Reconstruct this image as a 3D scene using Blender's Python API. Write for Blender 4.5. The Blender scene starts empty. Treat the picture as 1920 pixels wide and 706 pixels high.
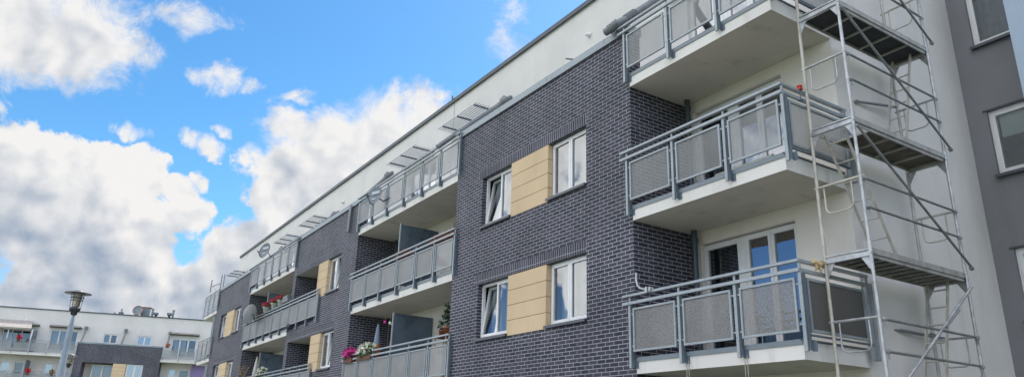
import bpy, math, random
from math import radians as R, sin, cos, pi
from mathutils import Vector, Matrix
random.seed(7)
sc = bpy.context.scene
COL = sc.collection

# ------------------------------------------------------------------ node helpers
def lin(r, g, b):
    f = lambda c: (c/255/12.92) if c/255 <= .04045 else ((c/255+.055)/1.055)**2.4
    return (f(r), f(g), f(b), 1)

class NT:
    def __init__(s, nt): s.nt = nt
    def n(s, typ, **kw):
        nd = s.nt.nodes.new(typ)
        ins = kw.pop('ins', {})
        for k, v in kw.items(): setattr(nd, k, v)
        for k, v in ins.items(): s.put(nd.inputs[k], v)
        return nd
    def put(s, sock, v):
        if isinstance(v, bpy.types.NodeSocket): s.nt.links.new(v, sock)
        else: sock.default_value = v
    def m(s, op, a, b=None, c=None, clamp=False):
        nd = s.nt.nodes.new('ShaderNodeMath'); nd.operation = op; nd.use_clamp = clamp
        for i, v in enumerate((a, b, c)):
            if v is not None: s.put(nd.inputs[i], v)
        return nd.outputs[0]
    def mix(s, f, a, b, typ='MIX'):
        nd = s.nt.nodes.new('ShaderNodeMix'); nd.data_type = 'RGBA'; nd.blend_type = typ
        s.put(nd.inputs[0], f); s.put(nd.inputs[6], a); s.put(nd.inputs[7], b)
        return nd.outputs[2]
    def ss(s, v, lo, hi, a=0., b=1.):
        nd = s.nt.nodes.new('ShaderNodeMapRange'); nd.interpolation_type = 'SMOOTHSTEP'
        for i, x in enumerate((v, lo, hi, a, b)): s.put(nd.inputs[i], x)
        return nd.outputs[0]
    def noise(s, vec, scale, detail=4, rough=.55, dist=0.):
        nd = s.nt.nodes.new('ShaderNodeTexNoise')
        if vec is not None: s.put(nd.inputs['Vector'], vec)
        nd.inputs['Scale'].default_value = scale; nd.inputs['Detail'].default_value = detail
        nd.inputs['Roughness'].default_value = rough; nd.inputs['Distortion'].default_value = dist
        return nd.outputs['Fac']

def newmat(name):
    m = bpy.data.materials.new(name); m.use_nodes = True
    nt = m.node_tree
    for n in list(nt.nodes):
        if n.type != 'OUTPUT_MATERIAL': nt.nodes.remove(n)
    out = nt.nodes[0]
    N = NT(nt)
    p = N.n('ShaderNodeBsdfPrincipled')
    nt.links.new(p.outputs[0], out.inputs['Surface'])
    return m, N, p, out

def simple(name, col, rough=.6, metal=0., var=.12, vs=3., bump=0., bs=60., dirt=None):
    m, N, p, out = newmat(name)
    tc = N.n('ShaderNodeTexCoord').outputs['Object']
    f = N.noise(tc, vs, 5, .6)
    f2 = N.ss(f, .3, .7, 1-var, 1+var)
    c = N.mix(1., col, N.n('ShaderNodeCombineColor', ins={0: f2, 1: f2, 2: f2}).outputs[0], 'MULTIPLY')
    if dirt:
        g = N.noise(tc, vs*3.7, 6, .65)
        c = N.mix(N.ss(g, .56, .72, 0, .7), c, dirt)
    N.put(p.inputs['Base Color'], c)
    N.put(p.inputs['Roughness'], N.ss(f, .2, .8, rough-.08, min(1, rough+.08)))
    p.inputs['Metallic'].default_value = metal
    if bump:
        b = N.n('ShaderNodeBump', ins={'Height': N.noise(tc, bs, 3, .6), 'Strength': bump, 'Distance': .01})
        N.put(p.inputs['Normal'], b.outputs[0])
    return m

def brickmat(name, soldier=False, warm=0.):
    m, N, p, out = newmat(name)
    uv = N.n('ShaderNodeTexCoord').outputs['UV']
    if soldier:
        sp = N.n('ShaderNodeSeparateXYZ', ins={0: uv})
        uv = N.n('ShaderNodeCombineXYZ', ins={0: sp.outputs[1], 1: sp.outputs[0]}).outputs[0]
    br = N.n('ShaderNodeTexBrick', offset=0.5, offset_frequency=2, squash=1.0)
    N.put(br.inputs['Vector'], uv)
    br.inputs['Color1'].default_value = (.020, .025, .042, 1)
    br.inputs['Color2'].default_value = (.062, .058, .084, 1)
    br.inputs['Mortar'].default_value = (.43, .44, .47, 1)
    br.inputs['Scale'].default_value = 1
    br.inputs['Mortar Size'].default_value = .0060
    br.inputs['Mortar Smooth'].default_value = .1
    br.inputs['Bias'].default_value = 0
    br.inputs['Brick Width'].default_value = .27 if soldier else .2445
    br.inputs['Row Height'].default_value = .0775
    if soldier: br.offset = 0.
    pal = N.noise(uv, 1.1, 6, .65)
    salt = N.ss(pal, .60, .76, 0, .28)
    fine = N.noise(uv, 26, 4, .7)
    c = N.mix(N.m('MULTIPLY', salt, N.ss(fine, .35, .65)), br.outputs['Color'], (.34, .35, .38, 1))
    grime = N.noise(uv, .5, 4, .6)
    g = N.m('MULTIPLY', N.ss(grime, .3, .7, .80, 1.12), N.ss(N.noise(N.n('ShaderNodeMapping', ins={'Vector': uv, 'Scale': (3., .3, 1)}).outputs[0], 1.5, 5, .6), .3, .7, .9, 1.08))
    c = N.mix(1., c, N.n('ShaderNodeCombineColor', ins={0: g, 1: g, 2: g}).outputs[0], 'MULTIPLY')
    ff = N.ss(fine, .3, .7, .85, 1.15)
    c = N.mix(1., c, N.n('ShaderNodeCombineColor', ins={0: ff, 1: ff, 2: ff}).outputs[0], 'MULTIPLY')
    N.put(p.inputs['Base Color'], c)
    N.put(p.inputs['Roughness'], N.ss(br.outputs['Fac'], 0, 1, .62, .9)); p.inputs['Specular IOR Level'].default_value = .3
    b = N.n('ShaderNodeBump', ins={'Height': N.m('SUBTRACT', 1., N.m('ADD', br.outputs['Fac'], N.m('MULTIPLY', fine, -.25))), 'Strength': .6, 'Distance': .006})
    N.put(p.inputs['Normal'], b.outputs[0])
    return m

def plaster(name, col, stain=(.3, .3, .28, 1), amt=.25, bump=.25):
    m, N, p, out = newmat(name)
    tc = N.n('ShaderNodeTexCoord').outputs['Object']
    mp = N.n('ShaderNodeMapping', ins={'Vector': tc, 'Scale': (1.6, 1.6, .35)}).outputs[0]
    a = N.noise(mp, 1.3, 6, .62)
    b_ = N.noise(tc, .55, 5, .6)
    f = N.ss(b_, .3, .7, .93, 1.05)
    c = N.mix(1., col, N.n('ShaderNodeCombineColor', ins={0: f, 1: f, 2: f}).outputs[0], 'MULTIPLY')
    c = N.mix(N.ss(a, .52, .8, 0, amt), c, stain)
    st = N.noise(N.n('ShaderNodeMapping', ins={'Vector': tc, 'Scale': (11., 11., .7)}).outputs[0], 1.6, 5, .65)
    c = N.mix(N.m('MULTIPLY', N.ss(st, .60, .74, 0, amt*.8), N.ss(b_, .42, .6)), c, stain)
    sp = N.noise(tc, 9, 6, .7)
    c = N.mix(N.ss(sp, .62, .75, 0, amt*.5), c, stain)
    N.put(p.inputs['Base Color'], c); p.inputs['Roughness'].default_value = .9
    bb = N.n('ShaderNodeBump', ins={'Height': N.noise(tc, 140, 4, .7), 'Strength': bump, 'Distance': .006})
    N.put(p.inputs['Normal'], bb.outputs[0])
    return m

def sheetmat(name, col, hole=.42, pitch=.016, grain=1.):
    """perforated metal: real see-through holes by a transparent pattern in UV metres"""
    m, N, p, out = newmat(name)
    uv = N.n('ShaderNodeTexCoord').outputs['UV']
    sp = N.n('ShaderNodeSeparateXYZ', ins={0: uv})
    wob = N.noise(uv, 7, 3, .6)
    k = 2*pi/pitch
    sx = N.m('SINE', N.m('ADD', N.m('MULTIPLY', sp.outputs[0], k), N.m('MULTIPLY', wob, 3.)))
    sy = N.m('SINE', N.m('ADD', N.m('MULTIPLY', sp.outputs[1], k), N.m('MULTIPLY', wob, 2.)))
    hm = N.ss(N.m('MULTIPLY', sx, sy), -.05, .15)
    hm = N.m('MULTIPLY', hm, hole*2, clamp=True)
    tc = N.n('ShaderNodeTexCoord').outputs['Object']
    nz = N.ss(N.noise(tc, 1.4, 5, .6), .3, .7, .88, 1.1)
    fn = N.ss(N.noise(uv, 38, 3, .8), .35, .65, 1-.28*grain, 1+.25*grain)
    nz = N.m('MULTIPLY', nz, fn)
    c = N.mix(1., col, N.n('ShaderNodeCombineColor', ins={0: nz, 1: nz, 2: nz}).outputs[0], 'MULTIPLY')
    if grain < .5: hm = hole*.8
    N.put(p.inputs['Base Color'], c); p.inputs['Roughness'].default_value = .5; p.inputs['Metallic'].default_value = .15
    tr = N.n('ShaderNodeBsdfTransparent')
    mx = N.n('ShaderNodeMixShader', ins={0: hm, 1: p.outputs[0], 2: tr.outputs[0]})
    N.nt.links.new(mx.outputs[0], out.inputs['Surface'])
    return m

def glassmat(name, tint=(.72, .8, .82, 1), refl=.05, wav=.02):
    m, N, p, out = newmat(name)
    N.nt.nodes.remove(p)
    tc = N.n('ShaderNodeTexCoord').outputs['Object']
    b = N.n('ShaderNodeBump', ins={'Height': N.noise(tc, 1.2, 1, .4), 'Strength': wav, 'Distance': .3})
    gl = N.n('ShaderNodeBsdfGlossy', ins={'Color': (.95, .98, 1, 1), 'Roughness': .01, 'Normal': b.outputs[0]})
    tr = N.n('ShaderNodeBsdfTransparent', ins={'Color': tint})
    fr = N.n('ShaderNodeFresnel', ins={'IOR': 1.52})
    f = N.m('ADD', N.m('MULTIPLY', fr.outputs[0], 1.25), refl, clamp=True)
    mx = N.n('ShaderNodeMixShader', ins={0: f, 1: tr.outputs[0], 2: gl.outputs[0]})
    N.nt.links.new(mx.outputs[0], out.inputs['Surface'])
    return m

M = {}
M['brick'] = brickmat('dark_brick')
M['soldier'] = brickmat('soldier_brick', True)
M['render'] = plaster('white_render', (.74, .72, .70, 1), (.36, .36, .36, 1), amt=.16)
M['gable'] = plaster('gable_render', (.78, .755, .73, 1), (.45, .45, .46, 1), amt=.35, bump=.4)
M['recess'] = plaster('recess_render', (.78, .745, .69, 1), amt=.15)
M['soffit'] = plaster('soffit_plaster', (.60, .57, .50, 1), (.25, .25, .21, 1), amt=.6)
M['slab'] = plaster('slab_edge', (.78, .765, .73, 1), (.30, .30, .25, 1), amt=.5)
M['grey'] = plaster('grey_render', (.22, .22, .235, 1), (.13, .14, .15, 1), amt=.3)
M['palebay'] = plaster('pale_blue_render', (.45, .55, .68, 1), amt=.1)
M['purple'] = plaster('purple_render', (.28, .22, .42, 1), amt=.1)
M['steel'] = simple('painted_steel', (.33, .37, .395, 1), .42, .25, .1, 4, dirt=(.16, .19, .22, 1))
M['steel2'] = simple('painted_steel_dark', (.13, .17, .21, 1), .5, .2, .1, 4)
M['cap'] = simple('coping_metal', (.30, .345, .37, 1), .5, .3, .12, 1.2, dirt=(.2, .24, .25, 1))
M['darkcap'] = simple('dark_coping', (.07, .09, .11, 1), .5, .2)
M['sheet'] = sheetmat('perforated_sheet', (.26, .27, .27, 1), .38, .016, .7)
M['sheet_far'] = sheetmat('perforated_sheet_far', (.34, .36, .37, 1), .32, .04, .2)
M['sheet_mid'] = sheetmat('perforated_sheet_plain', (.33, .335, .335, 1), .32, .03, .15)
M['net'] = sheetmat('perforated_netted', (.24, .24, .235, 1), .2, .02, 1.)
M['blacknet'] = sheetmat('black_mat', (.045, .048, .05, 1), .1, .03)
M['pvc'] = simple('white_pvc', (.78, .79, .80, 1), .35, 0, .04)
M['glass'] = glassmat('window_glass', refl=.14, wav=.008)
M['glass_r'] = glassmat('reflective_glass', (.5, .6, .68, 1), .25, .015)
M['glass_f'] = glassmat('far_glass', (.4, .5, .6, 1), .4, .0)
M['curtain'] = simple('net_curtain', (.56, .57, .60, 1), .95, 0, .06, 1.5)
M['curtain_d'] = simple('dark_curtain', (.10, .13, .16, 1), .95, 0, .3, 6)
M['blind'] = simple('roller_blind', (.62, .66, .62, 1), .9, 0, .04)
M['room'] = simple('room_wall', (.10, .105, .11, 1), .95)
M['sill'] = simple('sill_metal', (.10, .105, .12, 1), .45, .3)
M['tan'] = plaster('tan_panel', (.67, .515, .33, 1), (.46, .33, .18, 1), amt=.45, bump=.1)
M['joint'] = simple('panel_joint', (.10, .07, .04, 1), .9)
M['galv'] = simple('galvanised_tube', (.46, .475, .485, 1), .45, .55, .25, 6, .2, 40, dirt=(.17, .17, .17, 1))
M['galv_l'] = simple('weathered_tube', (.52, .50, .44, 1), .6, .2, .15, 7, .2, 40, dirt=(.30, .22, .14, 1))
M['galv_d'] = simple('dark_tube', (.26, .27, .28, 1), .5, .4, .2, 6, dirt=(.30, .29, .27, 1))
M['ply'] = simple('deck_plywood', (.028, .03, .034, 1), .8, 0, .4, 4, .3, 30, dirt=(.075, .072, .07, 1))
M['plyb'] = simple('deck_plywood_stained', (.10, .09, .07, 1), .8, 0, .4, 4, .3, 30, dirt=(.03, .03, .03, 1))
M['alu'] = simple('aluminium', (.45, .44, .42, 1), .5, .4, .2, 6, dirt=(.25, .22, .18, 1))
M['slat'] = simple('canopy_steel', (.20, .23, .25, 1), .45, .2)
M['alu_l'] = simple('canopy_slat', (.50, .52, .54, 1), .4, .3, .1, 3)
M['duct'] = simple('grey_duct', (.20, .22, .235, 1), .5, .3)
M['duct_dark'] = simple('dark_downpipe', (.055, .075, .095, 1), .45, .2)
M['screen'] = simple('frosted_screen', (.115, .155, .20, 1), .3, .1, .25, 1.5, dirt=(.17, .21, .25, 1))
M['dish'] = simple('dish_grey', (.15, .18, .21, 1), .5, .1)
M['dish_w'] = simple('dish_white', (.80, .83, .82, 1), .5)
M['decal'] = simple('dish_print', (.5, .55, .58, 1), .6)
M['decal2'] = simple('dish_print_blue', (.08, .15, .3, 1), .6)
M['leaf'] = simple('leaf_green', (.06, .11, .035, 1), .6, 0, .5, 12)
M['leaf2'] = simple('leaf_dark', (.03, .065, .03, 1), .6, 0, .5, 12)
M['dry'] = simple('dry_grass', (.30, .24, .15, 1), .8, 0, .3, 12)
M['pink'] = simple('magenta_petals', (.55, .03, .25, 1), .6, 0, .35, 15)
M['red'] = simple('red_petals', (.55, .03, .06, 1), .6, 0, .35, 15)
M['white'] = simple('white_petals', (.72, .74, .62, 1), .6, 0, .2, 15)
M['terra'] = simple('terracotta', (.33, .11, .055, 1), .8, 0, .2, 8)
M['wood'] = simple('brown_wood', (.12, .05, .03, 1), .7, 0, .3, 5)
M['woodl'] = simple('light_wood', (.42, .33, .22, 1), .7, 0, .2, 5)
M['potw'] = simple('white_pot', (.62, .66, .62, 1), .5)
M['paras'] = simple('parasol_cloth', (.22, .28, .38, 1), .8, 0, .15, 3)
M['parasw'] = simple('parasol_cream', (.6, .57, .5, 1), .8, 0, .1, 3)
M['orange'] = simple('orange_cloth', (.50, .16, .08, 1), .8, 0, .3, 6)
M['rag'] = simple('yellow_rag', (.45, .34, .18, 1), .9, 0, .4, 20, .4, 60, dirt=(.2, .12, .06, 1))
M['redp'] = simple('red_plastic', (.5, .03, .02, 1), .4)
M['cord'] = simple('pale_cord', (.5, .48, .42, 1), .9)
M['lampm'] = simple('lamp_post_paint', (.24, .30, .35, 1), .45, .3)
M['lampd'] = simple('lamp_dark_metal', (.045, .055, .065, 1), .4, .4)
M['lampg'] = glassmat('lamp_glass', (.98, .95, .9, 1), .0, 0.)
M['lampi'] = simple('lamp_inner', (.8, .74, .58, 1), .5)
M['awn'] = simple('awning_canvas', (.36, .33, .31, 1), .9)
M['awnd'] = simple('awning_box', (.06, .06, .06, 1), .5)
M['chim'] = simple('chimney_metal', (.22, .25, .27, 1), .5, .3)
M['grass'] = simple('lawn', (.07, .11, .035, 1), .95, 0, .4, .6)
M['pave'] = simple('paving', (.30, .29, .27, 1), .9, 0, .15, 2)
M['asph'] = simple('asphalt', (.055, .055, .057, 1), .9)
M['flash'] = simple('slab_flashing', (.20, .235, .26, 1), .45, .4, .1, 3)

# ------------------------------------------------------------------ mesh builder
class MB:
    def __init__(s): s.v = []; s.f = []; s.mi = []; s.cur = 0; s.T = None; s.sm = []
    def mat(s, i): s.cur = i; return s
    def add(s, vs, fs, smooth=False):
        b = len(s.v)
        for v in vs:
            v = Vector(v)
            s.v.append(s.T @ v if s.T else v)
        for f in fs: s.f.append([b+i for i in f]); s.mi.append(s.cur); s.sm.append(smooth)
        return s
    def box(s, x0, x1, y0, y1, z0, z1):
        x0, x1 = sorted((x0, x1)); y0, y1 = sorted((y0, y1)); z0, z1 = sorted((z0, z1))
        return s.add([(x0,y0,z0),(x1,y0,z0),(x1,y1,z0),(x0,y1,z0),(x0,y0,z1),(x1,y0,z1),(x1,y1,z1),(x0,y1,z1)],
              [(0,3,2,1),(4,5,6,7),(0,1,5,4),(1,2,6,5),(2,3,7,6),(3,0,4,7)])
    def quad(s, a, b, c, d): return s.add([a, b, c, d], [(0,1,2,3)])
    def bar(s, a, b, w, h, up=(0,0,1)):
        a = Vector(a); b = Vector(b); d = (b-a).normalized(); up = Vector(up)
        if abs(d.dot(up)) > .98: up = Vector((0,1,0))
        sx = d.cross(up).normalized(); uy = sx.cross(d).normalized()
        vs = [p + sx*(i*w/2) + uy*(j*h/2) for p in (a, b) for i, j in ((-1,-1),(1,-1),(1,1),(-1,1))]
        return s.add(vs, [(0,1,2,3),(7,6,5,4),(0,4,5,1),(1,5,6,2),(2,6,7,3),(3,7,4,0)])
    def tube(s, pts, r, n=10, caps=True):
        pts = [Vector(p) for p in pts]; rr = r if isinstance(r, (list, tuple)) else [r]*len(pts)
        base = []; vs = []
        prev = None
        for i, p in enumerate(pts):
            d = (pts[min(i+1, len(pts)-1)] - pts[max(i-1, 0)]).normalized()
            u = prev if prev is not None else (Vector((0,0,1)) if abs(d.z) < .9 else Vector((1,0,0)))
            sx = d.cross(u)
            if sx.length < 1e-4: sx = d.cross(Vector((0,1,.1)))
            sx.normalize(); uy = sx.cross(d).normalized(); prev = uy
            for k in range(n):
                a = 2*pi*k/n
                vs.append(p + (sx*cos(a) + uy*sin(a))*rr[i])
        fs = []
        for i in range(len(pts)-1):
            for k in range(n):
                a = i*n+k; b = i*n+(k+1) % n
                fs.append((a, a+n, b+n, b))
        s.add(vs, fs, True)
        if caps:
            L = len(pts)-1
            s.add([vs[k] for k in range(n)], [tuple(range(n))])
            s.add([vs[L*n+k] for k in range(n)], [tuple(range(n-1, -1, -1))])
        return s
    def lathe(s, c, prof, n=20, axis=None):
        c = Vector(c); vs = []; fs = []
        rot = Vector((0,0,1)).rotation_difference(Vector(axis)).to_matrix() if axis else Matrix.Identity(3)
        for (r, z) in prof:
            for k in range(n):
                a = 2*pi*k/n; vs.append(c + rot @ Vector((r*cos(a), r*sin(a), z)))
        for i in range(len(prof)-1):
            for k in range(n):
                a = i*n+k; b = i*n+(k+1) % n
                fs.append((a, b, b+n, a+n))
        return s.add(vs, fs, True)
    def build(s, name, mats, parent=None, off=(0,0,0), **props):
        me = bpy.data.meshes.new(name); off = Vector(off)
        me.from_pydata([v-off for v in s.v], [], s.f)
        if not isinstance(mats, (list, tuple)): mats = [mats]
        for m in mats: me.materials.append(M[m] if isinstance(m, str) else m)
        uvl = me.uv_layers.new(name='UVMap')
        me.polygons.foreach_set('material_index', s.mi)
        me.polygons.foreach_set('use_smooth', s.sm)
        me.update()
        uvs = []
        for p in me.polygons:
            n = p.normal; ax, ay, az = abs(n.x), abs(n.y), abs(n.z)
            for vi in p.vertices:
                v = me.vertices[vi].co
                if ay >= ax and ay >= az: uvs += [v.x, v.z]
                elif ax >= az: uvs += [v.y, v.z]
                else: uvs += [v.x, v.y]
        uvl.data.foreach_set('uv', uvs)
        o = bpy.data.objects.new(name, me); COL.objects.link(o)
        if parent: o.parent = parent
        for k, v in props.items(): o[k] = v
        return o

def thing(name, label, cat, loc=(0,0,0), group=None, rz=0.):
    o = bpy.data.objects.new(name, None); COL.objects.link(o); o.empty_display_size = .2
    o.location = loc; o.rotation_euler = (0, 0, rz)
    o['label'] = label; o['category'] = cat
    if group: o['group'] = group
    return o

def copy_tree(o, parent=None):
    c = o.copy(); COL.objects.link(c)
    if parent: c.parent = parent
    for ch in list(o.children): copy_tree(ch, c)
    return c

# wall sheet in a plane: 'y' plane (x,z) or 'x' plane (y,z), with rectangular holes; reveals of depth d
def wall_y(mb, x0, x1, z0, z1, y, holes=(), depth=.13, sgn=1):
    xs = sorted({x0, x1, *[h[0] for h in holes], *[h[1] for h in holes]})
    zs = sorted({z0, z1, *[h[2] for h in holes], *[h[3] for h in holes]})
    for i in range(len(xs)-1):
        for j in range(len(zs)-1):
            cx = (xs[i]+xs[i+1])/2; cz = (zs[j]+zs[j+1])/2
            if any(h[0] < cx < h[1] and h[2] < cz < h[3] for h in holes): continue
            mb.quad((xs[i],y,zs[j]), (xs[i+1],y,zs[j]), (xs[i+1],y,zs[j+1]), (xs[i],y,zs[j+1]))
    for h in holes:
        d = h[4] if len(h) > 4 else depth
        a, b, c, e = h[:4]
        mb.quad((a,y,c), (a,y,e), (a,y+d,e), (a,y+d,c))
        mb.quad((b,y,c), (b,y+d,c), (b,y+d,e), (b,y,e))
        mb.quad((a,y,e), (b,y,e), (b,y+d,e), (a,y+d,e))
        mb.quad((a,y,c), (a,y+d,c), (b,y+d,c), (b,y,c))

def sash(mb, x0, x1, z0, z1, y, w=.07, d=.06):
    mb.box(x0, x0+w, y, y+d, z0, z1); mb.box(x1-w, x1, y, y+d, z0, z1)
    mb.box(x0+w, x1-w, y, y+d, z0, z0+w); mb.box(x0+w, x1-w, y, y+d, z1-w, z1)

def window(root, x0, x1, z0, z1, y, splits=(.5,), tilt=None, glass='glass', curtain='curtain', sill=True,
           name='window', label=None, w=.055, cover=(0., 1.), blind=None, curt_x=None, sillname='sill', detail=True):
    """PVC window: outer frame mesh is the part; sashes, panes, curtain and sill are its sub-parts"""
    f = MB(); sash(f, x0, x1, z0, z1, y, w, .07)
    xs = [x0+w*.55] + [x0+(x1-x0)*s for s in splits] + [x1-w*.55]
    for s in splits:
        xm = x0+(x1-x0)*s; f.box(xm-.022, xm+.022, y+.004, y+.066, z0+w, z1-w)
    o = f.build(name, 'pvc', root)
    if label: o['label'] = label
    for i in range(len(xs)-1):
        a = xs[i]+.004; b = xs[i+1]-.004
        T = None
        if tilt == i:
            T = Matrix.Translation((0, y+.03, z0+w)) @ Matrix.Rotation(R(-8.5), 4, 'X') @ Matrix.Translation((0, -y-.03, -z0-w))
        s = MB(); s.T = T; sash(s, a, b, z0+w*.6, z1-w*.6, y-.012, .062, .07); s.build('sash', 'pvc', o)
        p = MB(); p.T = T; p.quad((a+.05, y+.02, z0+w+.03), (b-.05, y+.02, z0+w+.03), (b-.05, y+.02, z1-w-.03), (a+.05, y+.02, z1-w-.03))
        p.build('pane', glass, o)
    if curtain:
        c = MB(); cx0, cx1 = (x0+.05, x1-.05) if curt_x is None else curt_x
        n = max(8, int((cx1-cx0)/.03)); vs = []
        for k in range(n+1):
            xx = cx0+(cx1-cx0)*k/n
            yy = y+.24+.025*sin(k*1.3)+.015*sin(k*.55+1)
            vs += [(xx, yy, z0+.0), (xx, yy, z1-.02)]
        c.add(vs, [(2*k, 2*k+2, 2*k+3, 2*k+1) for k in range(n)], True); c.build('curtain', curtain, o)
    if blind:
        b = MB(); b.box(x0+w+.05, x1-w-.05, y+.09, y+.1, z1-(z1-z0)*blind, z1-w); b.build('roller_blind', 'blind', o)
    if sill:
        s = MB(); s.box(x0-.03, x1+.03, y-.18, y+.01, z0-.045, z0-.012); s.box(x0-.03, x1+.03, y-.183, y-.178, z0-.07, z0-.012)
        s.build(sillname, 'sill', o)
    return o

def tan_panel(root, x0, x1, z0, z1, y0, y1, rows=4):
    m = MB(); h = (z1-z0)/rows; m.mat(1).box(x0+.01, x1-.01, y0+.012, y1, z0, z1); m.mat(0)
    for i in range(rows):
        a = z0+i*h+(.006 if i else 0); b = z0+(i+1)*h-(.006 if i < rows-1 else 0)
        m.box(x0, x1, y0, y1-.004, a, b)
    return m.build('cladding_panel', ['tan', 'joint'], root)

def balcony(root, x0, x1, T, posts, y0=0., yb=1.55, slab=True, sheet='sheet', side=None, lab=None, rail_ext=(.16, .02), slabx=None,
            hname='handrail', far=False, bot=.25, flash=True):
    """slab is the part; posts, rails, infill panels and flashing are sub-parts"""
    if slab:
        sx0, sx1 = slabx or (x0, x1)
        b = MB(); b.mat(0)
        z0 = T-bot
        b.quad((sx0,y0,z0), (sx1,y0,z0), (sx1,y0,T), (sx0,y0,T))
        b.quad((sx1,y0,z0), (sx1,yb,z0), (sx1,yb,T), (sx1,y0,T))
        b.quad((sx0,yb,z0), (sx0,y0,z0), (sx0,y0,T), (sx0,yb,T))
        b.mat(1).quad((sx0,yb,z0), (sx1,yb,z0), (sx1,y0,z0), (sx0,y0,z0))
        b.mat(0).quad((sx0,y0,T), (sx1,y0,T), (sx1,yb,T), (sx0,yb,T))
        # drip groove along the soffit edge
        o = b.build('balcony', ['slab', 'soffit'], root)
        if flash:
            f = MB(); f.box(sx0+.004, sx1-.004, y0-.018, y0+.05, T+.004, T+.03); f.box(sx0+.004, sx1-.004, y0-.018, y0-.014, T-.045, T+.004)
            if side is not None: f.box(sx1-.03, sx1+.018, y0-.018, side, T+.006, T+.032)
            f.build('edge_flashing', 'flash', o)
    else:
        b = MB(); b.box(x0, x1, y0-.10, y0-.065, T+.03, T+.06); o = b.build('balcony', 'steel', root)
    if lab: o['label'] = lab
    yp = y0-.075
    zt = T+1.0
    for i, px in enumerate(posts):
        m = MB(); m.box(px-.026, px+.026, yp-.022, yp+.02, T-.155, T+.985); m.box(px-.018, px+.018, yp-.012, yp+.012, T+.985, T+1.10)
        if not far:
            m.mat(1).box(px+.040, px+.048, yp-.0, y0-.02, T-.13, T+.94)
            m.box(px+.045, px+.115, y0-.012, y0-.002, T-.16, T-.02); m.box(px+.05, px+.058, yp, y0-.012, T-.15, T-.03)
        m.build('railing_post', ['steel', 'steel2'], o)
    a, e = posts[0]-rail_ext[0], posts[-1]+rail_ext[1]
    h = MB(); h.box(a, e, yp-.045, yp+.025, T+1.10, T+1.14)
    if side is not None: h.box(e-.07, e, yp+.025, side+.08, T+1.10, T+1.14)
    h.build(hname, 'steel', o)
    h = MB(); h.box(a, e, yp-.05, yp-.0, T+.955, T+1.005)
    if side is not None: h.box(e-.05, e, yp, side+.12, T+.955, T+1.005)
    h.build('lower_rail', 'steel', o)
    def panel(p, q, zz0, zz1, sh, yy=yp+.0):
        s = MB(); s.mat(0); w = .034
        sash(s, p, q, zz0, zz1, yy-.02, w, .035)
        if not far:
            for zc in (zz0+.1, zz1-.1):
                s.box(p-.045, p, yy-.008, yy+.008, zc-.012, zc+.012); s.box(q, q+.045, yy-.008, yy+.008, zc-.012, zc+.012)
        s.mat(1).quad((p+w, yy, zz0+w), (q-w, yy, zz0+w), (q-w, yy, zz1-w), (p+w, yy, zz1-w))
        return s
    for i in range(len(posts)-1):
        p, q = posts[i]+.085, posts[i+1]-.085
        s = panel(p, q, T+.12, T+.885, sheet); s.build('infill_panel', ['steel', sheet], o)
    if side is not None:
        ex = posts[-1]
        m = MB(); m.box(ex-.02, ex+.03, side-.03, side+.03, T-.155, T+1.10); m.box(ex-.02, ex+.06, side+.04, side+.09, T-.16, T+1.0); m.build('railing_post', 'steel', o)
        m = MB(); m.box(ex-.02, ex+.02, yp+.05, yp+.09, T-.02, T+.95); m.build('railing_post', 'steel2', o)
        s = MB(); w = .04; ya, yb_ = yp+.12, side-.07
        s.mat(0); z0, z1 = T+.12, T+.885
        s.box(ex-.02, ex+.02, ya, ya+w, z0, z1); s.box(ex-.02, ex+.02, yb_-w, yb_, z0, z1)
        s.box(ex-.02, ex+.02, ya+w, yb_-w, z0, z0+w); s.box(ex-.02, ex+.02, ya+w, yb_-w, z1-w, z1)
        shn = 'blacknet' if sheet == 'net' else sheet
        s.mat(1).quad((ex, ya+w, z0+w), (ex, yb_-w, z0+w), (ex, yb_-w, z1-w), (ex, ya+w, z1-w))
        s.build('infill_panel', ['steel', shn], o)
        m = MB(); m.box(ex-.01, ex+.03, yp+.1, side, T+.06, T+.085); m.build('lower_rail', 'steel2', o)
    return o

# ================================================================== MAIN APARTMENT BUILDING
T1, T2, T3 = 1.485, 4.285, 7.065
TG = -1.32
YB = 1.55
GZ = -1.6
main = thing('apartment_building', 'long dark brick block with white balconies and a set back white top floor', 'building', (0,0,0))
WZ = [(TG+.84, TG+2.22), (2.32, 3.70), (5.12, 6.49)]     # sill, head per storey

def brickbay(x0, x1, holes, left_ret=True, right_ret=True, ztop=8.06):
    m = MB(); wall_y(m, x0, x1, GZ-.3, ztop, 0., holes, .15)
    if right_ret: m.quad((x1,0,GZ-.3), (x1,YB,GZ-.3), (x1,YB,ztop-.98), (x1,0,ztop-.98)); m.quad((x1,0,ztop-.98), (x1,.3,ztop-.98), (x1,.3,ztop), (x1,0,ztop))
    if left_ret: m.quad((x0,YB,GZ-.3), (x0,0,GZ-.3), (x0,0,ztop-.98), (x0,YB,ztop-.98)); m.quad((x0,.3,ztop-.98), (x0,0,ztop-.98), (x0,0,ztop), (x0,.3,ztop))
    m.quad((x0,.3,T3), (x1,.3,T3), (x1,.3,ztop), (x0,.3,ztop))
    return m
# bay nearest the scaffold
hol = [(-15.58, -11.31, a, b) for a, b in WZ]
brickbay(-16.96, -9.92, hol).build('brick_wall', 'brick', main)
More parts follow.
